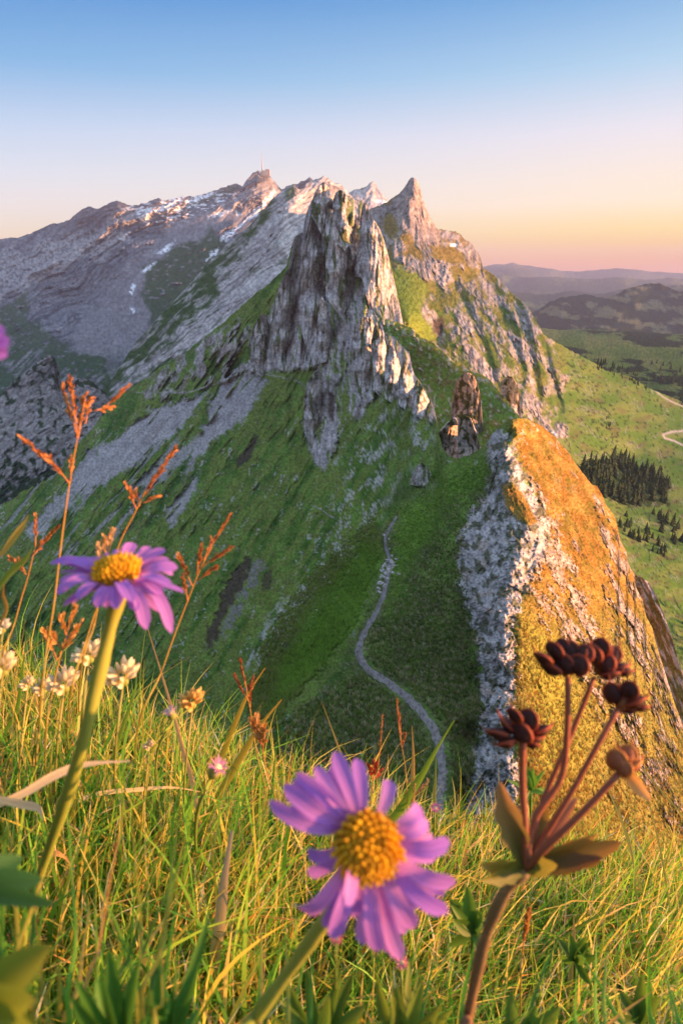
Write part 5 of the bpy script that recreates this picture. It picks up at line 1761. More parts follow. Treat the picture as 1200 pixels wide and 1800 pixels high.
cream_head((156, 1146), 27, .40, 'cream clover-like flower just right of the aster stem, upper one', 51)
cream_head((216, 1182), 31, .40, 'large cream flower head right of the left aster stem', 52)
cream_head((112, 1196), 28, .42, 'cream flower head left of the aster stem with open florets', 53, ((.82, .70, .42), (.90, .84, .62)))
cream_head((76, 1206), 18, .44, 'small cream flower low in the grass at the left', 54)
cream_head((48, 1200), 14, .46, 'smallest cream flower in the row at the left', 55)
cream_head((4, 1168), 28, .36, 'cream flower cut by the left picture edge', 56)
cream_head((4, 1100), 16, .36, 'closed white bud at the left picture edge', 57, ((.75, .70, .55), (.85, .84, .72)))
cream_head((338, 1228), 24, .46, 'yellow-orange flower head left of the green blades', 58, ((.75, .42, .08), (.90, .66, .22)))
cream_head((262, 1310), 10, .55, 'tiny faded cream flower in the grass', 59, ((.6, .5, .3), (.8, .7, .5)))


def pink_head(c, r, dist, label, seed, tilt, colp=(.80, .38, .62), stem_to=None):
    rnd = random.Random(seed)
    cc = pt(*c, dist)
    R0 = r / F * dist
    ax = tilt.normalized()
    foot = pt(*(stem_to or (c[0] - 30, c[1] + 90)), dist * 1.05)
    root = thing('pink_daisy', to_ground(foot), label, 'flower')
    st = Plantmesh()
    st.tube(through([cc - ax * R0 * .9, foot, root.location.copy()], 12), [R0 * .16] * 12, (.20, .30, .05), (.15, .24, .04), 6)
    part(st, 'stem', mat_stem, root)
    xx = ax.orthogonal().normalized()
    yy = ax.cross(xx)
    RR = Matrix((xx, yy, ax)).transposed()
    cup = Plantmesh()
    cup.blob(cc - ax * R0 * .45, (R0 * .5, R0 * .5, R0 * .6), RR, (.16, .26, .05), (.30, .28, .08), 6, 10)
    part(cup, 'calyx', mat_stem, root)
    for i in range(24):
        a = 2 * math.pi * i / 24 + rnd.uniform(-.1, .1)
        o_ = RR @ Vector((math.cos(a), math.sin(a), rnd.uniform(.2, .9)))
        g = rnd.uniform(.8, 1.1)
        f_ = Plantmesh()
        f_.leaf(cc, o_, ax, R0 * rnd.uniform(.8, 1.05), R0 * .14, .3, tuple(x * g * .9 for x in colp), tuple(x * g for x in colp), 4, None, .2)
        part(f_, 'petal', mat_petal, root)
    ds = Plantmesh()
    ds.blob(cc + ax * R0 * .05, (R0 * .35, R0 * .35, R0 * .2), RR, (.7, .5, .3), (.85, .65, .35), 5, 10)
    part(ds, 'disc', mat_stem, root)


pink_head((382, 1350), 24, .36, 'pink daisy with green calyx at the edge of the meadow', 61, CAM_U * .8 + CAM_R * .5 - CAM_F * .3, stem_to=(345, 1440))
pink_head((300, 1252), 16, .50, 'small pale pink daisy beside the yellow-orange flower', 62, CAM_U * .9 + CAM_R * -.2 - CAM_F * .4, (.85, .55, .68), (275, 1330))
pink_head((765, 1421), 11, .62, 'tiny pink clover head right above the large aster', 63, CAM_U * .6 - CAM_F * .6, (.75, .25, .55), (763, 1460))
pink_head((706, 1692), 16, .36, 'pink flower half hidden below the large aster', 64, CAM_U * .5 - CAM_F * .8, (.85, .35, .45), (706, 1760))
pink_head((592, 1650), 14, .22, 'blurred pink flower under the lower left petals of the large aster', 65, CAM_U * .5 - CAM_F * .8, (.85, .25, .35), (590, 1720))


# ---- single blades and leaves that stand out
def blade(pts, dist, wpx, c0, c1, label, dist1=None, name='grass_blade', tipw=.15, fold=.35, rootit=True, mat=None):
    n = 20
    (u0, v0), (u1, v1) = pts[0], pts[-1]
    inside = 0 < u0 < 1200 and v0 < 1790
    if inside:
        foot = ground_hit(u0 - (u1 - u0) * .12, v0 + 46)
        dg = foot.dot(CAM_F)
        d1 = max(dist1 or dist, dg * .72)
        d0 = dg * .96
    else:
        d0, d1 = dist, dist1 or dist
    m = len(pts) - 1
    P = [pt(u, v, d0 + (d1 - d0) * i / m) for i, (u, v) in enumerate(pts)]
    if inside:
        P = [foot] + P
    line_ = through(P, n)
    wd = []
    for i in range(n):
        w_ = wpx / F * line_[i].dot(CAM_F)
        wd.append(w_ * (.55 + .45 * math.sin(math.pi * min(1, i / (n - 1) * 1.1))) * (1 if i < n * .6 else 1 - (1 - tipw) * (i - n * .6) / (n * .4)))
    pm = Plantmesh()
    side = (line_[-1] - line_[0]).cross(CAM_F).normalized()
    pm.ribbon(line_, wd, side + CAM_F * .25, c0, c1, fold)
    return pm.build(name, mat or mat_leaf, None, origin=line_[0].copy(), label=label, cat='grass')


STRAW = (.86, .76, .46)
GR = (.13, .26, .03)
GRD = (.06, .13, .02)
blade([(-30, 1425), (40, 1396), (95, 1364), (150, 1344), (228, 1338)], .26, 15, STRAW, (.78, .66, .46), 'pale dry blade arching over the grass left of the aster stem', .28)
blade([(120, 1420), (170, 1396), (240, 1388), (300, 1384), (352, 1392)], .40, 8, STRAW, (.82, .68, .40), 'thin straw-coloured blade lying level across the green grass')
blade([(-20, 1400), (30, 1412), (66, 1420), (76, 1440)], .26, 14, STRAW, (.8, .66, .5), 'short bent dry blade at the left edge of the meadow')
blade([(104, 1440), (128, 1450), (146, 1470), (152, 1482)], .30, 13, STRAW, (.70, .45, .2), 'curled dry blade tip below the long pale blade')
blade([(60, 1510), (90, 1498), (112, 1502), (126, 1525), (130, 1556)], .25, 15, (.75, .55, .38), (.70, .35, .08), 'curled orange dead leaf in the left grass')
blade([(352, 1460), (340, 1380), (326, 1330), (292, 1210), (258, 1100)], .42, 10, (.75, .55, .30), (.80, .45, .18), 'straight orange straw leaning left behind the grass', .32)
blade([(345, 1480), (385, 1400), (424, 1330), (462, 1270), (495, 1230)], .42, 13, GR, (.35, .26, .05), 'broad green blade leaning right, lower of the crossing pair')
blade([(330, 1420), (380, 1350), (410, 1280), (436, 1220), (466, 1174)], .46, 11, GR, (.40, .28, .05), 'slim green blade with orange tip, upper of the crossing pair')
blade([(640, 1500), (690, 1440), (730, 1380), (765, 1320), (798, 1266)], .42, 14, GR, (.16, .30, .04), 'broad green blade right above the large aster')
blade([(640, 1440), (615, 1370), (590, 1300), (567, 1238)], .6, 5, (.45, .36, .08), (.75, .5, .14), 'thin golden stem left above the large aster')
blade([(728, 1460), (725, 1390), (726, 1330), (724, 1277)], .55, 8, (.35, .28, .06), (.75, .40, .12), 'upright orange-tipped blade right above the large aster')
blade([(768, 1450), (763, 1400), (765, 1370), (766, 1332)], .6, 6, (.30, .34, .06), (.4, .38, .08), 'upright yellow-green blade in front of the footpath')
blade([(512, 1470), (500, 1420), (506, 1370), (516, 1328)], .5, 7, (.50, .25, .05), (.75, .36, .08), 'upright rusty blade left of the large aster')
blade([(376, 1700), (388, 1620), (396, 1540), (408, 1460)], .25, 21, (.48, .36, .10), (.40, .36, .28), 'wide brown withered blade with grey tip, left of the large aster', .25, tipw=.5)
blade([(0, 980), (22, 950), (40, 926), (50, 906)], .24, 12, (.45, .35, .05), (.55, .40, .06), 'yellow blade tip sloping up at the left edge', .25)
blade([(-10, 1045), (16, 1010), (44, 985), (56, 965)], .26, 12, (.20, .32, .04), (.35, .40, .05), 'green blade tip sloping up at the left edge')
blade([(0, 1100), (12, 1070), (6, 1045), (8, 1022)], .30, 8, (.5, .3, .05), (.6, .32, .06), 'curved orange blade at the left edge')
blade([(10, 1290), (30, 1250), (40, 1180), (46, 1112)], .42, 9, GR, (.12, .28, .03), 'upright dark green blade among the cream flowers')
blade([(190, 1360), (206, 1310), (236, 1220), (240, 1180)], .44, 8, GR, (.2, .36, .05), 'upright green blade below the large cream flower')
blade([(870, 1606), (930, 1625), (1010, 1660), (1120, 1690), (1200, 1720)], .5, 5, GR, (.2, .34, .05), 'long thin green blade lying across the right meadow')
blade([(960, 1665), (1000, 1640), (1045, 1612), (1086, 1598)], .42, 10, GRD, (.15, .28, .04), 'dark green blade slanting up right of the hairy stem')
blade([(1000, 1760), (1004, 1700), (1008, 1650), (1008, 1610)], .36, 11, (.12, .24, .03), (.6, .36, .14), 'upright blade with dry brown tip in the right meadow')
blade([(1130, 1580), (1090, 1440), (1040, 1330), (1000, 1270)], .6, 3, (.5, .5, .1), (.65, .5, .15), 'hair-thin golden stem crossing the seed head plant')
blade([(1240, 1480), (1170, 1400), (1110, 1330), (1040, 1240)], .6, 3, (.5, .48, .1), (.65, .5, .15), 'longest hair-thin golden stem slanting over the golden slope')
blade([(1120, 1600), (1110, 1500), (1092, 1440), (1080, 1400)], .7, 4, (.4, .45, .08), (.6, .5, .14), 'thin yellow stem in front of the golden slope')
blade([(1180, 1620), (1165, 1520), (1150, 1450), (1128, 1360)], .7, 4, (.4, .45, .08), (.6, .5, .14), 'thin yellow stem close to the right edge')


def rosette(centre, dist, leaves, label, seed, c0, c1, name='leafy_plant'):
    rnd = random.Random(seed)
    base = pt(*centre, dist)
    g = to_ground(base)
    root = thing(name, g, label, 'plant')
    more = [(u + rnd.uniform(-46, 46), v + rnd.uniform(-10, 90), dd + rnd.uniform(-.01, .02), wpx * rnd.uniform(.45, .8)) for (u, v, dd, wpx) in leaves]
    for (u, v, dd, wpx) in [(a_, b_, c_, d_ * .8) for (a_, b_, c_, d_) in leaves] + more:
        t = pt(u, v, dist + dd)
        l = Plantmesh()
        k = rnd.uniform(.8, 1.2)
        b0 = base
        l.leaf(b0, t - b0, -CAM_F + CAM_U * .5 + CAM_R * rnd.uniform(-.6, .6), (t - b0).length, wpx / F * dist, rnd.uniform(-.25, .25), tuple(x * k for x in c0), tuple(x * k for x in c1), 12, lambda q: math.sin(math.pi * min(1, q * .93 + .07)) ** .75, .35, rnd.uniform(-.4, .4))
        part(l, 'leaf', mat_leaf, root)
    st = Plantmesh()
    st.tube([base + CAM_U * .002, base.lerp(g, .5), g - Vector((0, 0, .004))], [.0012, .0014, .0016], c0, c0, 6)
    part(st, 'stem', mat_stem, root)


DG, LG = (.045, .16, .022), (.10, .30, .04)
rosette((215, 1860), .165, [(200, 1650, .004, 40), (236, 1690, .0, 34), (170, 1720, .0, 36), (120, 1760, -.01, 44)], 'blurred dark green lance leaves at the bottom left', 71, DG, LG)
rosette((290, 1870), .19, [(275, 1664, .0, 32), (310, 1720, .004, 28), (345, 1690, .006, 40), (372, 1600, .02, 30)], 'dark green upright leaves left of the large aster stem', 72, DG, LG)
rosette((-60, 1780), .115, [(92, 1662, .0, 90), (60, 1760, -.006, 90), (80, 1830, -.01, 90)], 'broad yellow-green leaves at the bottom left corner', 73, (.16, .28, .03), (.28, .34, .04))
rosette((-70, 1560), .14, [(72, 1548, .0, 60), (40, 1510, .01, 60)], 'rounded blue-green leaves at the left edge', 74, (.05, .18, .05), (.08, .24, .06))
rosette((560, 1850), .26, [(500, 1730, .0, 30), (540, 1700, .01, 30), (590, 1740, -.01, 34), (620, 1700, .01, 30), (640, 1770, 0, 36), (480, 1780, -.01, 34)], 'leafy clump below the large aster, left of two', 75, DG, (.13, .22, .03))
rosette((700, 1870), .28, [(660, 1720, .01, 34), (700, 1740, -.01, 40), (740, 1710, .0, 34), (770, 1770, -.01, 34), (720, 1690, .02, 30)], 'leafy clump below the large aster, right of two', 76, (.08, .18, .025), (.20, .30, .04))
rosette((900, 1850), .30, [(940, 1760, .0, 34), (985, 1770, -.01, 44), (900, 1740, .01, 30), (860, 1790, -.01, 34)], 'fresh green leaves at the foot of the hairy stem', 77, (.08, .20, .03), (.16, .32, .05))
rosette((830, 1640), .40, [(790, 1580, .01, 34), (820, 1560, .0, 30), (845, 1600, 0, 34), (800, 1620, -.01, 30)], 'broad green leaf cluster between the aster and the hairy stem', 78, (.05, .14, .02), (.12, .26, .03))
rosette((932, 1390), .36, [(925, 1345, .0, 14), (938, 1348, .0, 14), (912, 1355, .0, 14), (942, 1362, .0, 14), (928, 1360, -.004, 12)], 'small round green leaf tuft behind the seed head plant', 79, (.08, .25, .03), (.14, .36, .05))
rosette((1120, 1800), .42, [(1090, 1740, .01, 24), (1130, 1720, .0, 26), (1160, 1750, 0, 24), (1070, 1790, -.01, 26)], 'low leafy clump in the bottom right grass', 80, (.06, .15, .02), (.14, .26, .03))
rosette((1010, 1690), .50, [(980, 1650, .01, 22), (1000, 1640, .0, 22), (1030, 1655, 0, 24), (1050, 1680, -.01, 24)], 'low leaf tuft in the grass under the golden slope', 81, (.05, .14, .02), (.12, .25, .03))


# ---- tall blades right under the lens, out of focus
def near_tuft(name, n, ur, vr, dr, seed, wr=(7, 15)):
    rnd = random.Random(seed)
    pm = Plantmesh()
    for i in range(n):
        u = rnd.uniform(*ur)
        d = rnd.uniform(*dr)
        lean = rnd.gauss(22, 50)
        vt = rnd.uniform(*vr)
        top = pt(u + lean, vt, d * rnd.uniform(.95, 1.1))
        mid = pt(u + lean * .3, (vt + 1880) / 2, d)
        low = pt(u, 1880, d)
        g = Vector((low.x, low.y + .02, float(ground_z(low.x, low.y + .02)) - .005))
        line_ = through([g, low, mid, top], 14)
        w_ = rnd.uniform(*wr) / F * d
        k = rnd.random()
        c0 = rnd.choice([(.09, .28, .03), (.14, .36, .04), (.07, .20, .025), (.30, .34, .05), (.50, .38, .10)])
        c1 = tuple(min(.8, x * rnd.uniform(1.1, 1.6)) for x in c0)
        pm.ribbon(line_, [w_ * (1 - (j / 13) ** 2.4) + .0001 for j in range(14)], Vector((1, rnd.uniform(-.8, .8), 0)), c0, c1, .3)
    o = pm.build(name, mat_leaf, None)
    o['kind'] = 'stuff'


near_tuft('grass', 46, (-60, 300), (1400, 1720), (.17, .23), 91)
near_tuft('grass', 26, (260, 560), (1600, 1780), (.22, .32), 92, (6, 12))
near_tuft('grass', 26, (620, 1240), (1640, 1790), (.26, .40), 93, (6, 12))


# ------------------------------------------------------------------ summit station with its mast on the far left peak
def valley_floor():
    gx_, gy_ = np.meshgrid(np.linspace(-3700, 13700, 60), np.linspace(-50, 23400, 80))
    gz_ = -640 + 50 * fbm(gx_ / 2500, gy_ / 2500, 3, 601)
    c = mixc(flat(gx_, (.07, .11, .035)), C(.13, .15, .06), sstep(-.1, .3, fbm(gx_ / 700, gy_ / 700, 4, 602)))
    add('valley_ground', grid_mesh('valley_ground', gx_, gy_, gz_, c, np.stack([gx_, gy_], -1) / 400, extra=np.ones_like(gx_)), mat_far, kind='structure')


valley_floor()


def summit_station():
    d = 4470
    base = at(461, 302, d)
    root = thing('summit_station', base, 'square station building with a tall thin mast on the far summit', 'transmitter mast')

    def local(pm, name, mat, label=None):
        o = pm.build(name, mat, root)
        if label:
            o['label'] = label
        return o
    wall, t_, b_ = new_mat('station_wall', .8, .2)
    b_.inputs['Base Color'].default_value = (.52, .42, .34, 1)
    q_ = t_.nodes.new('ShaderNodeTexNoise')
    q_.inputs['Scale'].default_value = .3
    mm = t_.nodes.new('ShaderNodeMix')
    mm.data_type = 'RGBA'
    mm.inputs[6].default_value = (.42, .34, .28, 1)
    mm.inputs[7].default_value = (.60, .50, .42, 1)
    t_.links.new(q_.outputs['Fac'], mm.inputs[0])
    t_.links.new(mm.outputs[2], b_.inputs['Base Color'])
    met, t_, b_ = new_mat('mast_paint', .5, .4)
    b_.inputs['Base Color'].default_value = (.45, .42, .42, 1)

    def box(x0, x1, y0, y1, z0, z1):
        pm = Plantmesh()
        pm.v = [Vector((x, y, z)) for x in (x0, x1) for y in (y0, y1) for z in (z0, z1)]
        pm.c = [(.5, .5, .5)] * 8
        pm.f = [(0, 1, 3, 2), (4, 6, 7, 5), (0, 4, 5, 1), (2, 3, 7, 6), (0, 2, 6, 4), (1, 5, 7, 3)]
        return pm
    pxm = d / F * 1.07
    for nm, b in (('wall', (.5 * pxm, 11 * pxm, -12, 14, -22, 8)), ('tower_block', (4.5 * pxm, 10.5 * pxm, -13, 8, 8.2, 15)), ('roof_terrace', (-3 * pxm, .4 * pxm, -9, 8, -22, 3))):
        o = local(box(*b), nm, wall)
        o.data.polygons.foreach_set('use_smooth', np.zeros(6, bool))
    mst = Plantmesh()
    mst.tube([Vector((0, 0, z)) for z in (-15, 30, 60, 95, 128)], [4.0, 3.6, 2.6, 1.7, 1.0], (.4, .4, .4), None, 6)
    local(mst, 'mast', met)
    ring = Plantmesh()
    ring.tube([Vector((0, 0, z)) for z in (28, 31)], [5.5, 5.5], (.4, .4, .4), None, 8)
    local(ring, 'platform', met)


summit_station()


# ------------------------------------------------------------------ spruces in the valley
def spruce_mesh(seed, h=16.0):
    rnd = random.Random(seed)
    pm = Plantmesh()
    pm.tube([Vector((0, 0, -1)), Vector((0, 0, h * .6))], [.3, .12], (.08, .06, .04), None, 5)
    tiers = 9
    for i in range(tiers):
        z = h * (.06 + .90 * i / tiers)
        r_ = (h * .25) * (1 - i / tiers) ** .85 + .25
        n = 9 if i < 6 else 6
        n0 = len(pm.v)
        pm.v.append(Vector((0, 0, z + h * .13)))
        pm.c.append((.05, .075, .03))
        a0 = rnd.uniform(0, 6)
        for j in range(n):
            a = a0 + 2 * math.pi * j / n
            rr = r_ * (rnd.uniform(.8, 1.15) if j % 2 else rnd.uniform(.45, .65))
            pm.v.append(Vector((math.cos(a) * rr, math.sin(a) * rr, z - rr * .25 + rnd.uniform(-.2, .2))))
            g = rnd.uniform(.7, 1.3)
            pm.c.append((.028 * g, .05 * g, .022 * g))
        for j in range(n):
            pm.f.append((n0, n0 + 1 + j, n0 + 1 + (j + 1) % n))
    me = bpy.data.meshes.new('spruce')
    me.from_pydata(pm.v, [], pm.f)
    a = me.attributes.new('col', 'FLOAT_COLOR', 'POINT')
    arr = np.ones((len(pm.v), 4), np.float32)
    arr[:, :3] = np.array(pm.c)
    a.data.foreach_set('color', arr.ravel())
    return me


def plain_attr_mat(name):
    m, t_, b_ = new_mat(name, .9, .1)
    a_ = t_.nodes.new('ShaderNodeAttribute')
    a_.attribute_name = 'col'
    t_.links.new(a_.outputs['Color'], b_.inputs['Base Color'])
    return m


mat_tree = plain_attr_mat('spruce_needles')
SPR = [spruce_mesh(i) for i in range(5)]
for m_ in SPR:
    m_.materials.append(mat_tree)


def in_poly(x, y, P):
    c = False
    for i in range(len(P)):
        x0, y0 = P[i - 1]
        x1, y1 = P[i]
        if (y0 > y) != (y1 > y) and x < (x1 - x0) * (y - y0) / (y1 - y0) + x0:
            c = not c
    return c


def grove(outline, n, size, label, group, surf='mountain_flank', seed=1, sizes=(.7, 1.25), gap=-.25):
    rnd = random.Random(seed)
    us_ = [p[0] for p in outline]
    vs_ = [p[1] for p in outline]
    placed = 0
    tries = 0
    while placed < n and tries < n * 40:
        tries += 1
        u, v = rnd.uniform(min(us_), max(us_)), rnd.uniform(min(vs_), max(vs_))
        if not in_poly(u, v, outline):
            continue
        if noise(np.array([u / 14]), np.array([v / 10]), 400)[0] < gap:
            continue
        p = surf_point(surf, u, v)
        o = bpy.data.objects.new('spruce', SPR[rnd.randrange(5)])
        COL.objects.link(o)
        o.location = p
        k = size * rnd.uniform(*sizes)
        kx = k * rnd.uniform(.85, 1.5)
        o.scale = (kx, kx, k * rnd.uniform(.8, 1.15))
        o.rotation_euler = (0, 0, rnd.uniform(0, 6))
        fu = (u - min(us_)) / (max(us_) - min(us_))
        fv = (v - min(vs_)) / (max(vs_) - min(vs_))
        hgt = 'tall' if k > size * (sizes[0] + sizes[1]) * .55 else 'small' if k < size * (sizes[0] + sizes[1]) * .45 else 'middling'
        where = ('left end' if fu < .25 else 'left half' if fu < .5 else 'right half' if fu < .75 else 'right end') + (', upper edge' if fv < .33 else ', lower edge' if fv > .66 else ', middle')
        o['label'] = f'{hgt} {label}, {where}'
        o['category'] = 'tree'
        o['group'] = group
        placed += 1


grove([(1020, 822), (1050, 812), (1080, 808), (1100, 800), (1118, 812), (1140, 822), (1166, 846), (1176, 862), (1176, 888), (1150, 880), (1120, 890), (1100, 890), (1080, 880), (1050, 872), (1024, 850)], 185, .95, 'dark spruce in the dense wood', 'spruces of the dense wood', seed=2, gap=-.6)
grove([(1085, 905), (1105, 905), (1140, 935), (1170, 965), (1166, 985), (1140, 968), (1105, 945), (1085, 925)], 34, .55, 'spruce in the slanting row of trees', 'spruces of the slanting row', seed=3)
grove([(1140, 900), (1172, 905), (1200, 940), (1210, 965), (1180, 960), (1150, 925)], 26, .6, 'spruce in the small wood below the dense wood', 'spruces of the small wood', seed=4)
grove([(1034, 634), (1060, 636), (1110, 652), (1146, 676), (1160, 690), (1140, 690), (1100, 668), (1050, 650)], 46, .62, 'spruce on the far hill shoulder', 'spruces on the hill shoulder', seed=5, sizes=(.6, 1.1))
grove([(1186, 690), (1210, 695), (1230, 720), (1200, 716)], 10, .7, 'spruce beside the trail at the right edge', 'spruces by the trail', seed=6)
grove([(1060, 735), (1072, 740), (1082, 800), (1092, 840), (1078, 830), (1066, 780)], 14, .35, 'dwarf spruce in the hillside gully', 'dwarf spruces in the gully', seed=7)
grove([(1180, 1090), (1220, 1100), (1230, 1180), (1196, 1150)], 16, .35, 'spruce below the brown rib', 'spruces below the brown rib', seed=8)
grove([(1140, 640), (1170, 636), (1230, 650), (1230, 690), (1180, 684), (1150, 668)], 26, 1.1, 'spruce on the far middle meadow', 'spruces on the middle meadow', surf='valley_meadow', seed=9)


# ------------------------------------------------------------------ stones along the path
def stone_mesh(seed):
    rnd = random.Random(seed)
    import bmesh
    bm = bmesh.new()
    bmesh.ops.create_icosphere(bm, subdivisions=2, radius=1)
    for v in bm.verts:
        k = 1 + .35 * math.sin(v.co.x * 3 + seed) * math.cos(v.co.y * 4 + seed * 2) + rnd.uniform(-.10, .10)
        v.co = Vector((v.co.x * 1.1, v.co.y * .8, v.co.z * .6)) * k
    me = bpy.data.meshes.new('stone')
    bm.to_mesh(me)
    bm.free()
    return me


mat_stone, t_, b_ = new_mat('pale_stone', .9, .2)
q = t_.nodes.new('ShaderNodeTexNoise')
q.inputs['Scale'].default_value = 3
q.inputs['Detail'].default_value = 6
cr = t_.nodes.new('ShaderNodeValToRGB')
cr.color_ramp.elements[0].color = (.20, .18, .17, 1)
cr.color_ramp.elements[0].position = .35
cr.color_ramp.elements[1].color = (.55, .52, .49, 1)
cr.color_ramp.elements[1].position = .6
t_.links.new(q.outputs['Fac'], cr.inputs[0])
t_.links.new(cr.outputs[0], b_.inputs['Base Color'])
STN = [stone_mesh(i) for i in range(6)]
for m_ in STN:
    m_.materials.append(mat_stone)
rnd_ = random.Random(44)
for (u, v, r_) in [(676, 942, .5), (684, 948, .4), (686, 966, .4), (690, 978, .5), (680, 986, .7), (690, 990, .9), (676, 996, .9), (686, 1000, 1.0), (694, 996, .6), (672, 1004, .7), (680, 1008, .9), (690, 1008, .6), (671, 1016, .8), (680, 1018, .6), (668, 1026, .7), (676, 1030, .5), (666, 1036, .6), (700, 1010, .5), (697, 984, .5), (668, 1042, .45)]:
    o = bpy.data.objects.new('stone', STN[rnd_.randrange(6)])
    COL.objects.link(o)
    o.location = surf_point('main_ridge', u, v, .1)
    o.scale = (r_ * rnd_.uniform(.8, 1.3), r_, r_ * .8)
    o.rotation_euler = (rnd_.uniform(-.3, .3), rnd_.uniform(-.3, .3), rnd_.uniform(0, 6))
    o['label'] = 'pale stone among the natural steps in the upper footpath'
    o['category'] = 'stone'
    o['group'] = 'stones on the path steps'


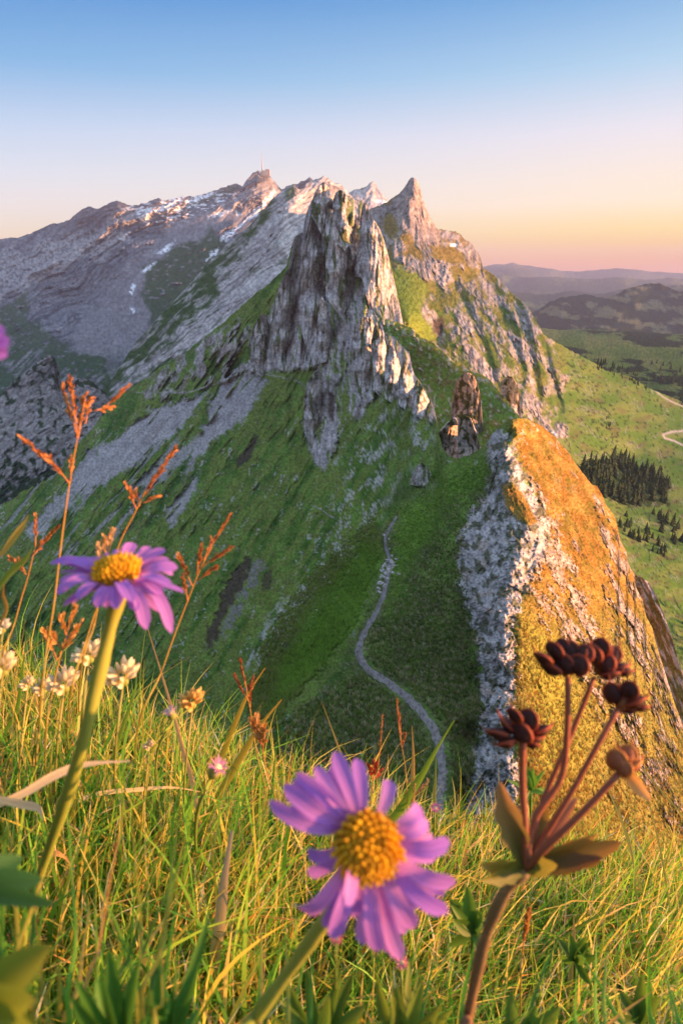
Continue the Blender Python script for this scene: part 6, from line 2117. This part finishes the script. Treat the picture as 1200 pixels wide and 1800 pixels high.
# ------------------------------------------------------------------ tufts and low shrubs on the near slopes (nobody could count them)
def scatter(name, surf, region, n, size, tint, seed, protos):
    """vertex cloud on the slope; a geometry-nodes modifier puts a small tuft on every point"""
    r = np.random.default_rng(seed)
    us, V, D = SURF[surf]
    P = np.array(region, float)
    u = r.uniform(P[:, 0].min(), P[:, 0].max(), n * 3)
    v = r.uniform(P[:, 1].min(), P[:, 1].max(), n * 3)
    m = poly(u, v, region, 6, 14, 25, seed) > r.uniform(0, 1, u.shape)
    u, v = u[m][:n], v[m][:n]
    # keep off the path
    Q = np.array(PATH, float)
    dd = np.full(u.shape, 1e9)
    for i in range(1, len(Q)):
        x0, y0 = Q[i - 1]
        x1, y1 = Q[i]
        dx, dy = x1 - x0, y1 - y0
        tt = np.clip(((u - x0) * dx + (v - y0) * dy) / (dx * dx + dy * dy), 0, 1)
        dd = np.minimum(dd, np.hypot(u - x0 - tt * dx, v - y0 - tt * dy))
    k = dd > lin(v, PATHW) * .62
    u, v = u[k], v[k]
    j = np.clip(np.searchsorted(us, u), 1, len(us) - 1)
    vt, vb = V[0, j], V[-1, j]
    s_ = np.clip((v - vt) / (vb - vt), 0, 1) * (V.shape[0] - 1)
    i0 = np.clip(s_.astype(int), 0, V.shape[0] - 2)
    f = s_ - i0
    ok = (v > vt + 2) & (v < vb - 2)
    d = D[i0, j] * (1 - f) + D[i0 + 1, j] * f
    rx, rz = ray(u, v)
    co = np.stack([rx * d, d, rz * d], 1)[ok].astype(np.float32)
    me = bpy.data.meshes.new(name)
    me.vertices.add(len(co))
    me.vertices.foreach_set('co', co.ravel())
    sz = (r.uniform(.6, 1.4, len(co)) * size).astype(np.float32)
    a = me.attributes.new('size', 'FLOAT', 'POINT')
    a.data.foreach_set('value', sz)
    a = me.attributes.new('kindof', 'INT', 'POINT')
    a.data.foreach_set('value', r.integers(0, len(protos), len(co)).astype(np.int32))
    a = me.attributes.new('spin', 'FLOAT_VECTOR', 'POINT')
    sp_ = np.zeros((len(co), 3), np.float32)
    sp_[:, 2] = r.uniform(0, 6.28, len(co))
    sp_[:, :2] = r.uniform(-.25, .25, (len(co), 2))
    a.data.foreach_set('vector', sp_.ravel())
    o = add(name, me, None, kind='stuff')
    # merge by real geometry: build the tufts directly, cheap enough at this size
    allv, allf, allc = [], [], []
    uu, vv = u[ok], v[ok]
    lush = np.clip(poly(uu, vv, [(690, 910), (800, 826), (856, 790), (856, 850), (790, 900), (710, 1020), (682, 1085), (676, 1000), (700, 960)], 22, 12) + poly(uu, vv, [(540, 1080), (640, 950), (668, 970), (662, 1040), (626, 1120), (570, 1180), (480, 1240), (490, 1180)], 18, 12), 0, 1) if surf == 'main_ridge' and seed != 502 else np.zeros(len(uu))
    base = 0
    for pi, (pv, pf, pc) in enumerate(protos):
        sel = np.where(np.arange(len(co)) % len(protos) == pi)[0]
        if not len(sel):
            continue
        cs, sn = np.cos(sp_[sel, 2]), np.sin(sp_[sel, 2])
        S_ = sz[sel]
        x = pv[None, :, 0] * cs[:, None] - pv[None, :, 1] * sn[:, None]
        y = pv[None, :, 0] * sn[:, None] + pv[None, :, 1] * cs[:, None]
        z = np.broadcast_to(pv[None, :, 2], x.shape)
        W = np.stack([x, y, z], -1) * S_[:, None, None] + co[sel][:, None]
        allv.append(W.reshape(-1, 3))
        t1 = np.array(tint)[r.integers(0, len(tint), len(sel))] * r.uniform(.7, 1.35, (len(sel), 1))
        lf = lush[sel][:, None]
        t1 = t1 * (1 - lf) + np.array([.20, .36, .05]) * r.uniform(.8, 1.25, (len(sel), 1)) * lf
        allc.append((t1[:, None] * pc[None, :, None]).reshape(-1, 3))
        allf.append((pf[None] + (base + np.arange(len(sel))[:, None, None] * len(pv))).reshape(-1, 3))
        base += len(sel) * len(pv)
    Vv = np.concatenate(allv).astype(np.float32)
    Ff = np.concatenate(allf).astype(np.int32)
    Cc_ = np.concatenate(allc)
    me2 = bpy.data.meshes.new(name)
    me2.vertices.add(len(Vv))
    me2.vertices.foreach_set('co', Vv.ravel())
    me2.loops.add(Ff.size)
    me2.loops.foreach_set('vertex_index', Ff.ravel())
    me2.polygons.add(len(Ff))
    me2.polygons.foreach_set('loop_start', np.arange(0, Ff.size, 3, dtype=np.int32))
    me2.polygons.foreach_set('loop_total', np.full(len(Ff), 3, dtype=np.int32))
    me2.update()
    a = me2.attributes.new('col', 'FLOAT_COLOR', 'POINT')
    c4 = np.ones((len(Vv), 4), np.float32)
    c4[:, :3] = Cc_
    a.data.foreach_set('color', c4.ravel())
    o.data = me2
    me2.materials.append(mat_tuft)


mat_tuft = leafy('slope_tuft_tissue', None, None, .3, .8, 'col', .1)


def tuft_proto(seed, n=9, spread=.75):
    r = np.random.default_rng(seed)
    v, f, c = [], [], []
    for i in range(n):
        a = r.uniform(0, 2 * np.pi)
        l = r.uniform(.5, 1.0)
        o_ = np.array([np.cos(a), np.sin(a), 0]) * spread * r.uniform(.3, 1)
        w_ = np.array([-np.sin(a), np.cos(a), 0]) * .11
        b = o_ * .25
        k = len(v)
        v += [b - w_ + [0, 0, -.15], b + w_ + [0, 0, -.15], b + o_ * .9 + [0, 0, l]]
        f.append((k, k + 1, k + 2))
        c += [.6, .6, 1.3]
    return np.array(v), np.array(f), np.array(c)


TP = [tuft_proto(i) for i in range(6)]
G1, G2, G3, G4 = (.12, .20, .04), (.19, .26, .05), (.28, .26, .11), (.42, .38, .22)
scatter('slope_tufts', 'main_ridge', [(690, 900), (860, 800), (868, 860), (820, 920), (806, 1000), (836, 1120), (846, 1250), (816, 1440), (830, 1660), (560, 1580), (420, 1480), (470, 1330), (520, 1250), (640, 1180), (625, 1120), (670, 1040), (665, 950)], 24000, .50, [G1, G1, G2, G3, G4], 501, TP)
scatter('slope_tufts', 'main_ridge', [(905, 740), (990, 790), (1080, 930), (1170, 1210), (1250, 1420), (1400, 1700), (1180, 1730), (930, 1690), (905, 1250), (905, 1100), (960, 960), (905, 800)], 24000, .42, [(.36, .22, .05), (.46, .31, .08), (.30, .26, .06), (.17, .19, .05)], 502, TP)
scatter('slope_tufts', 'main_ridge', [(560, 1000), (660, 900), (672, 960), (620, 1110), (560, 1180), (470, 1280), (430, 1240), (480, 1100)], 9000, .7, [G2, (.22, .33, .06), G2, G3], 503, TP)
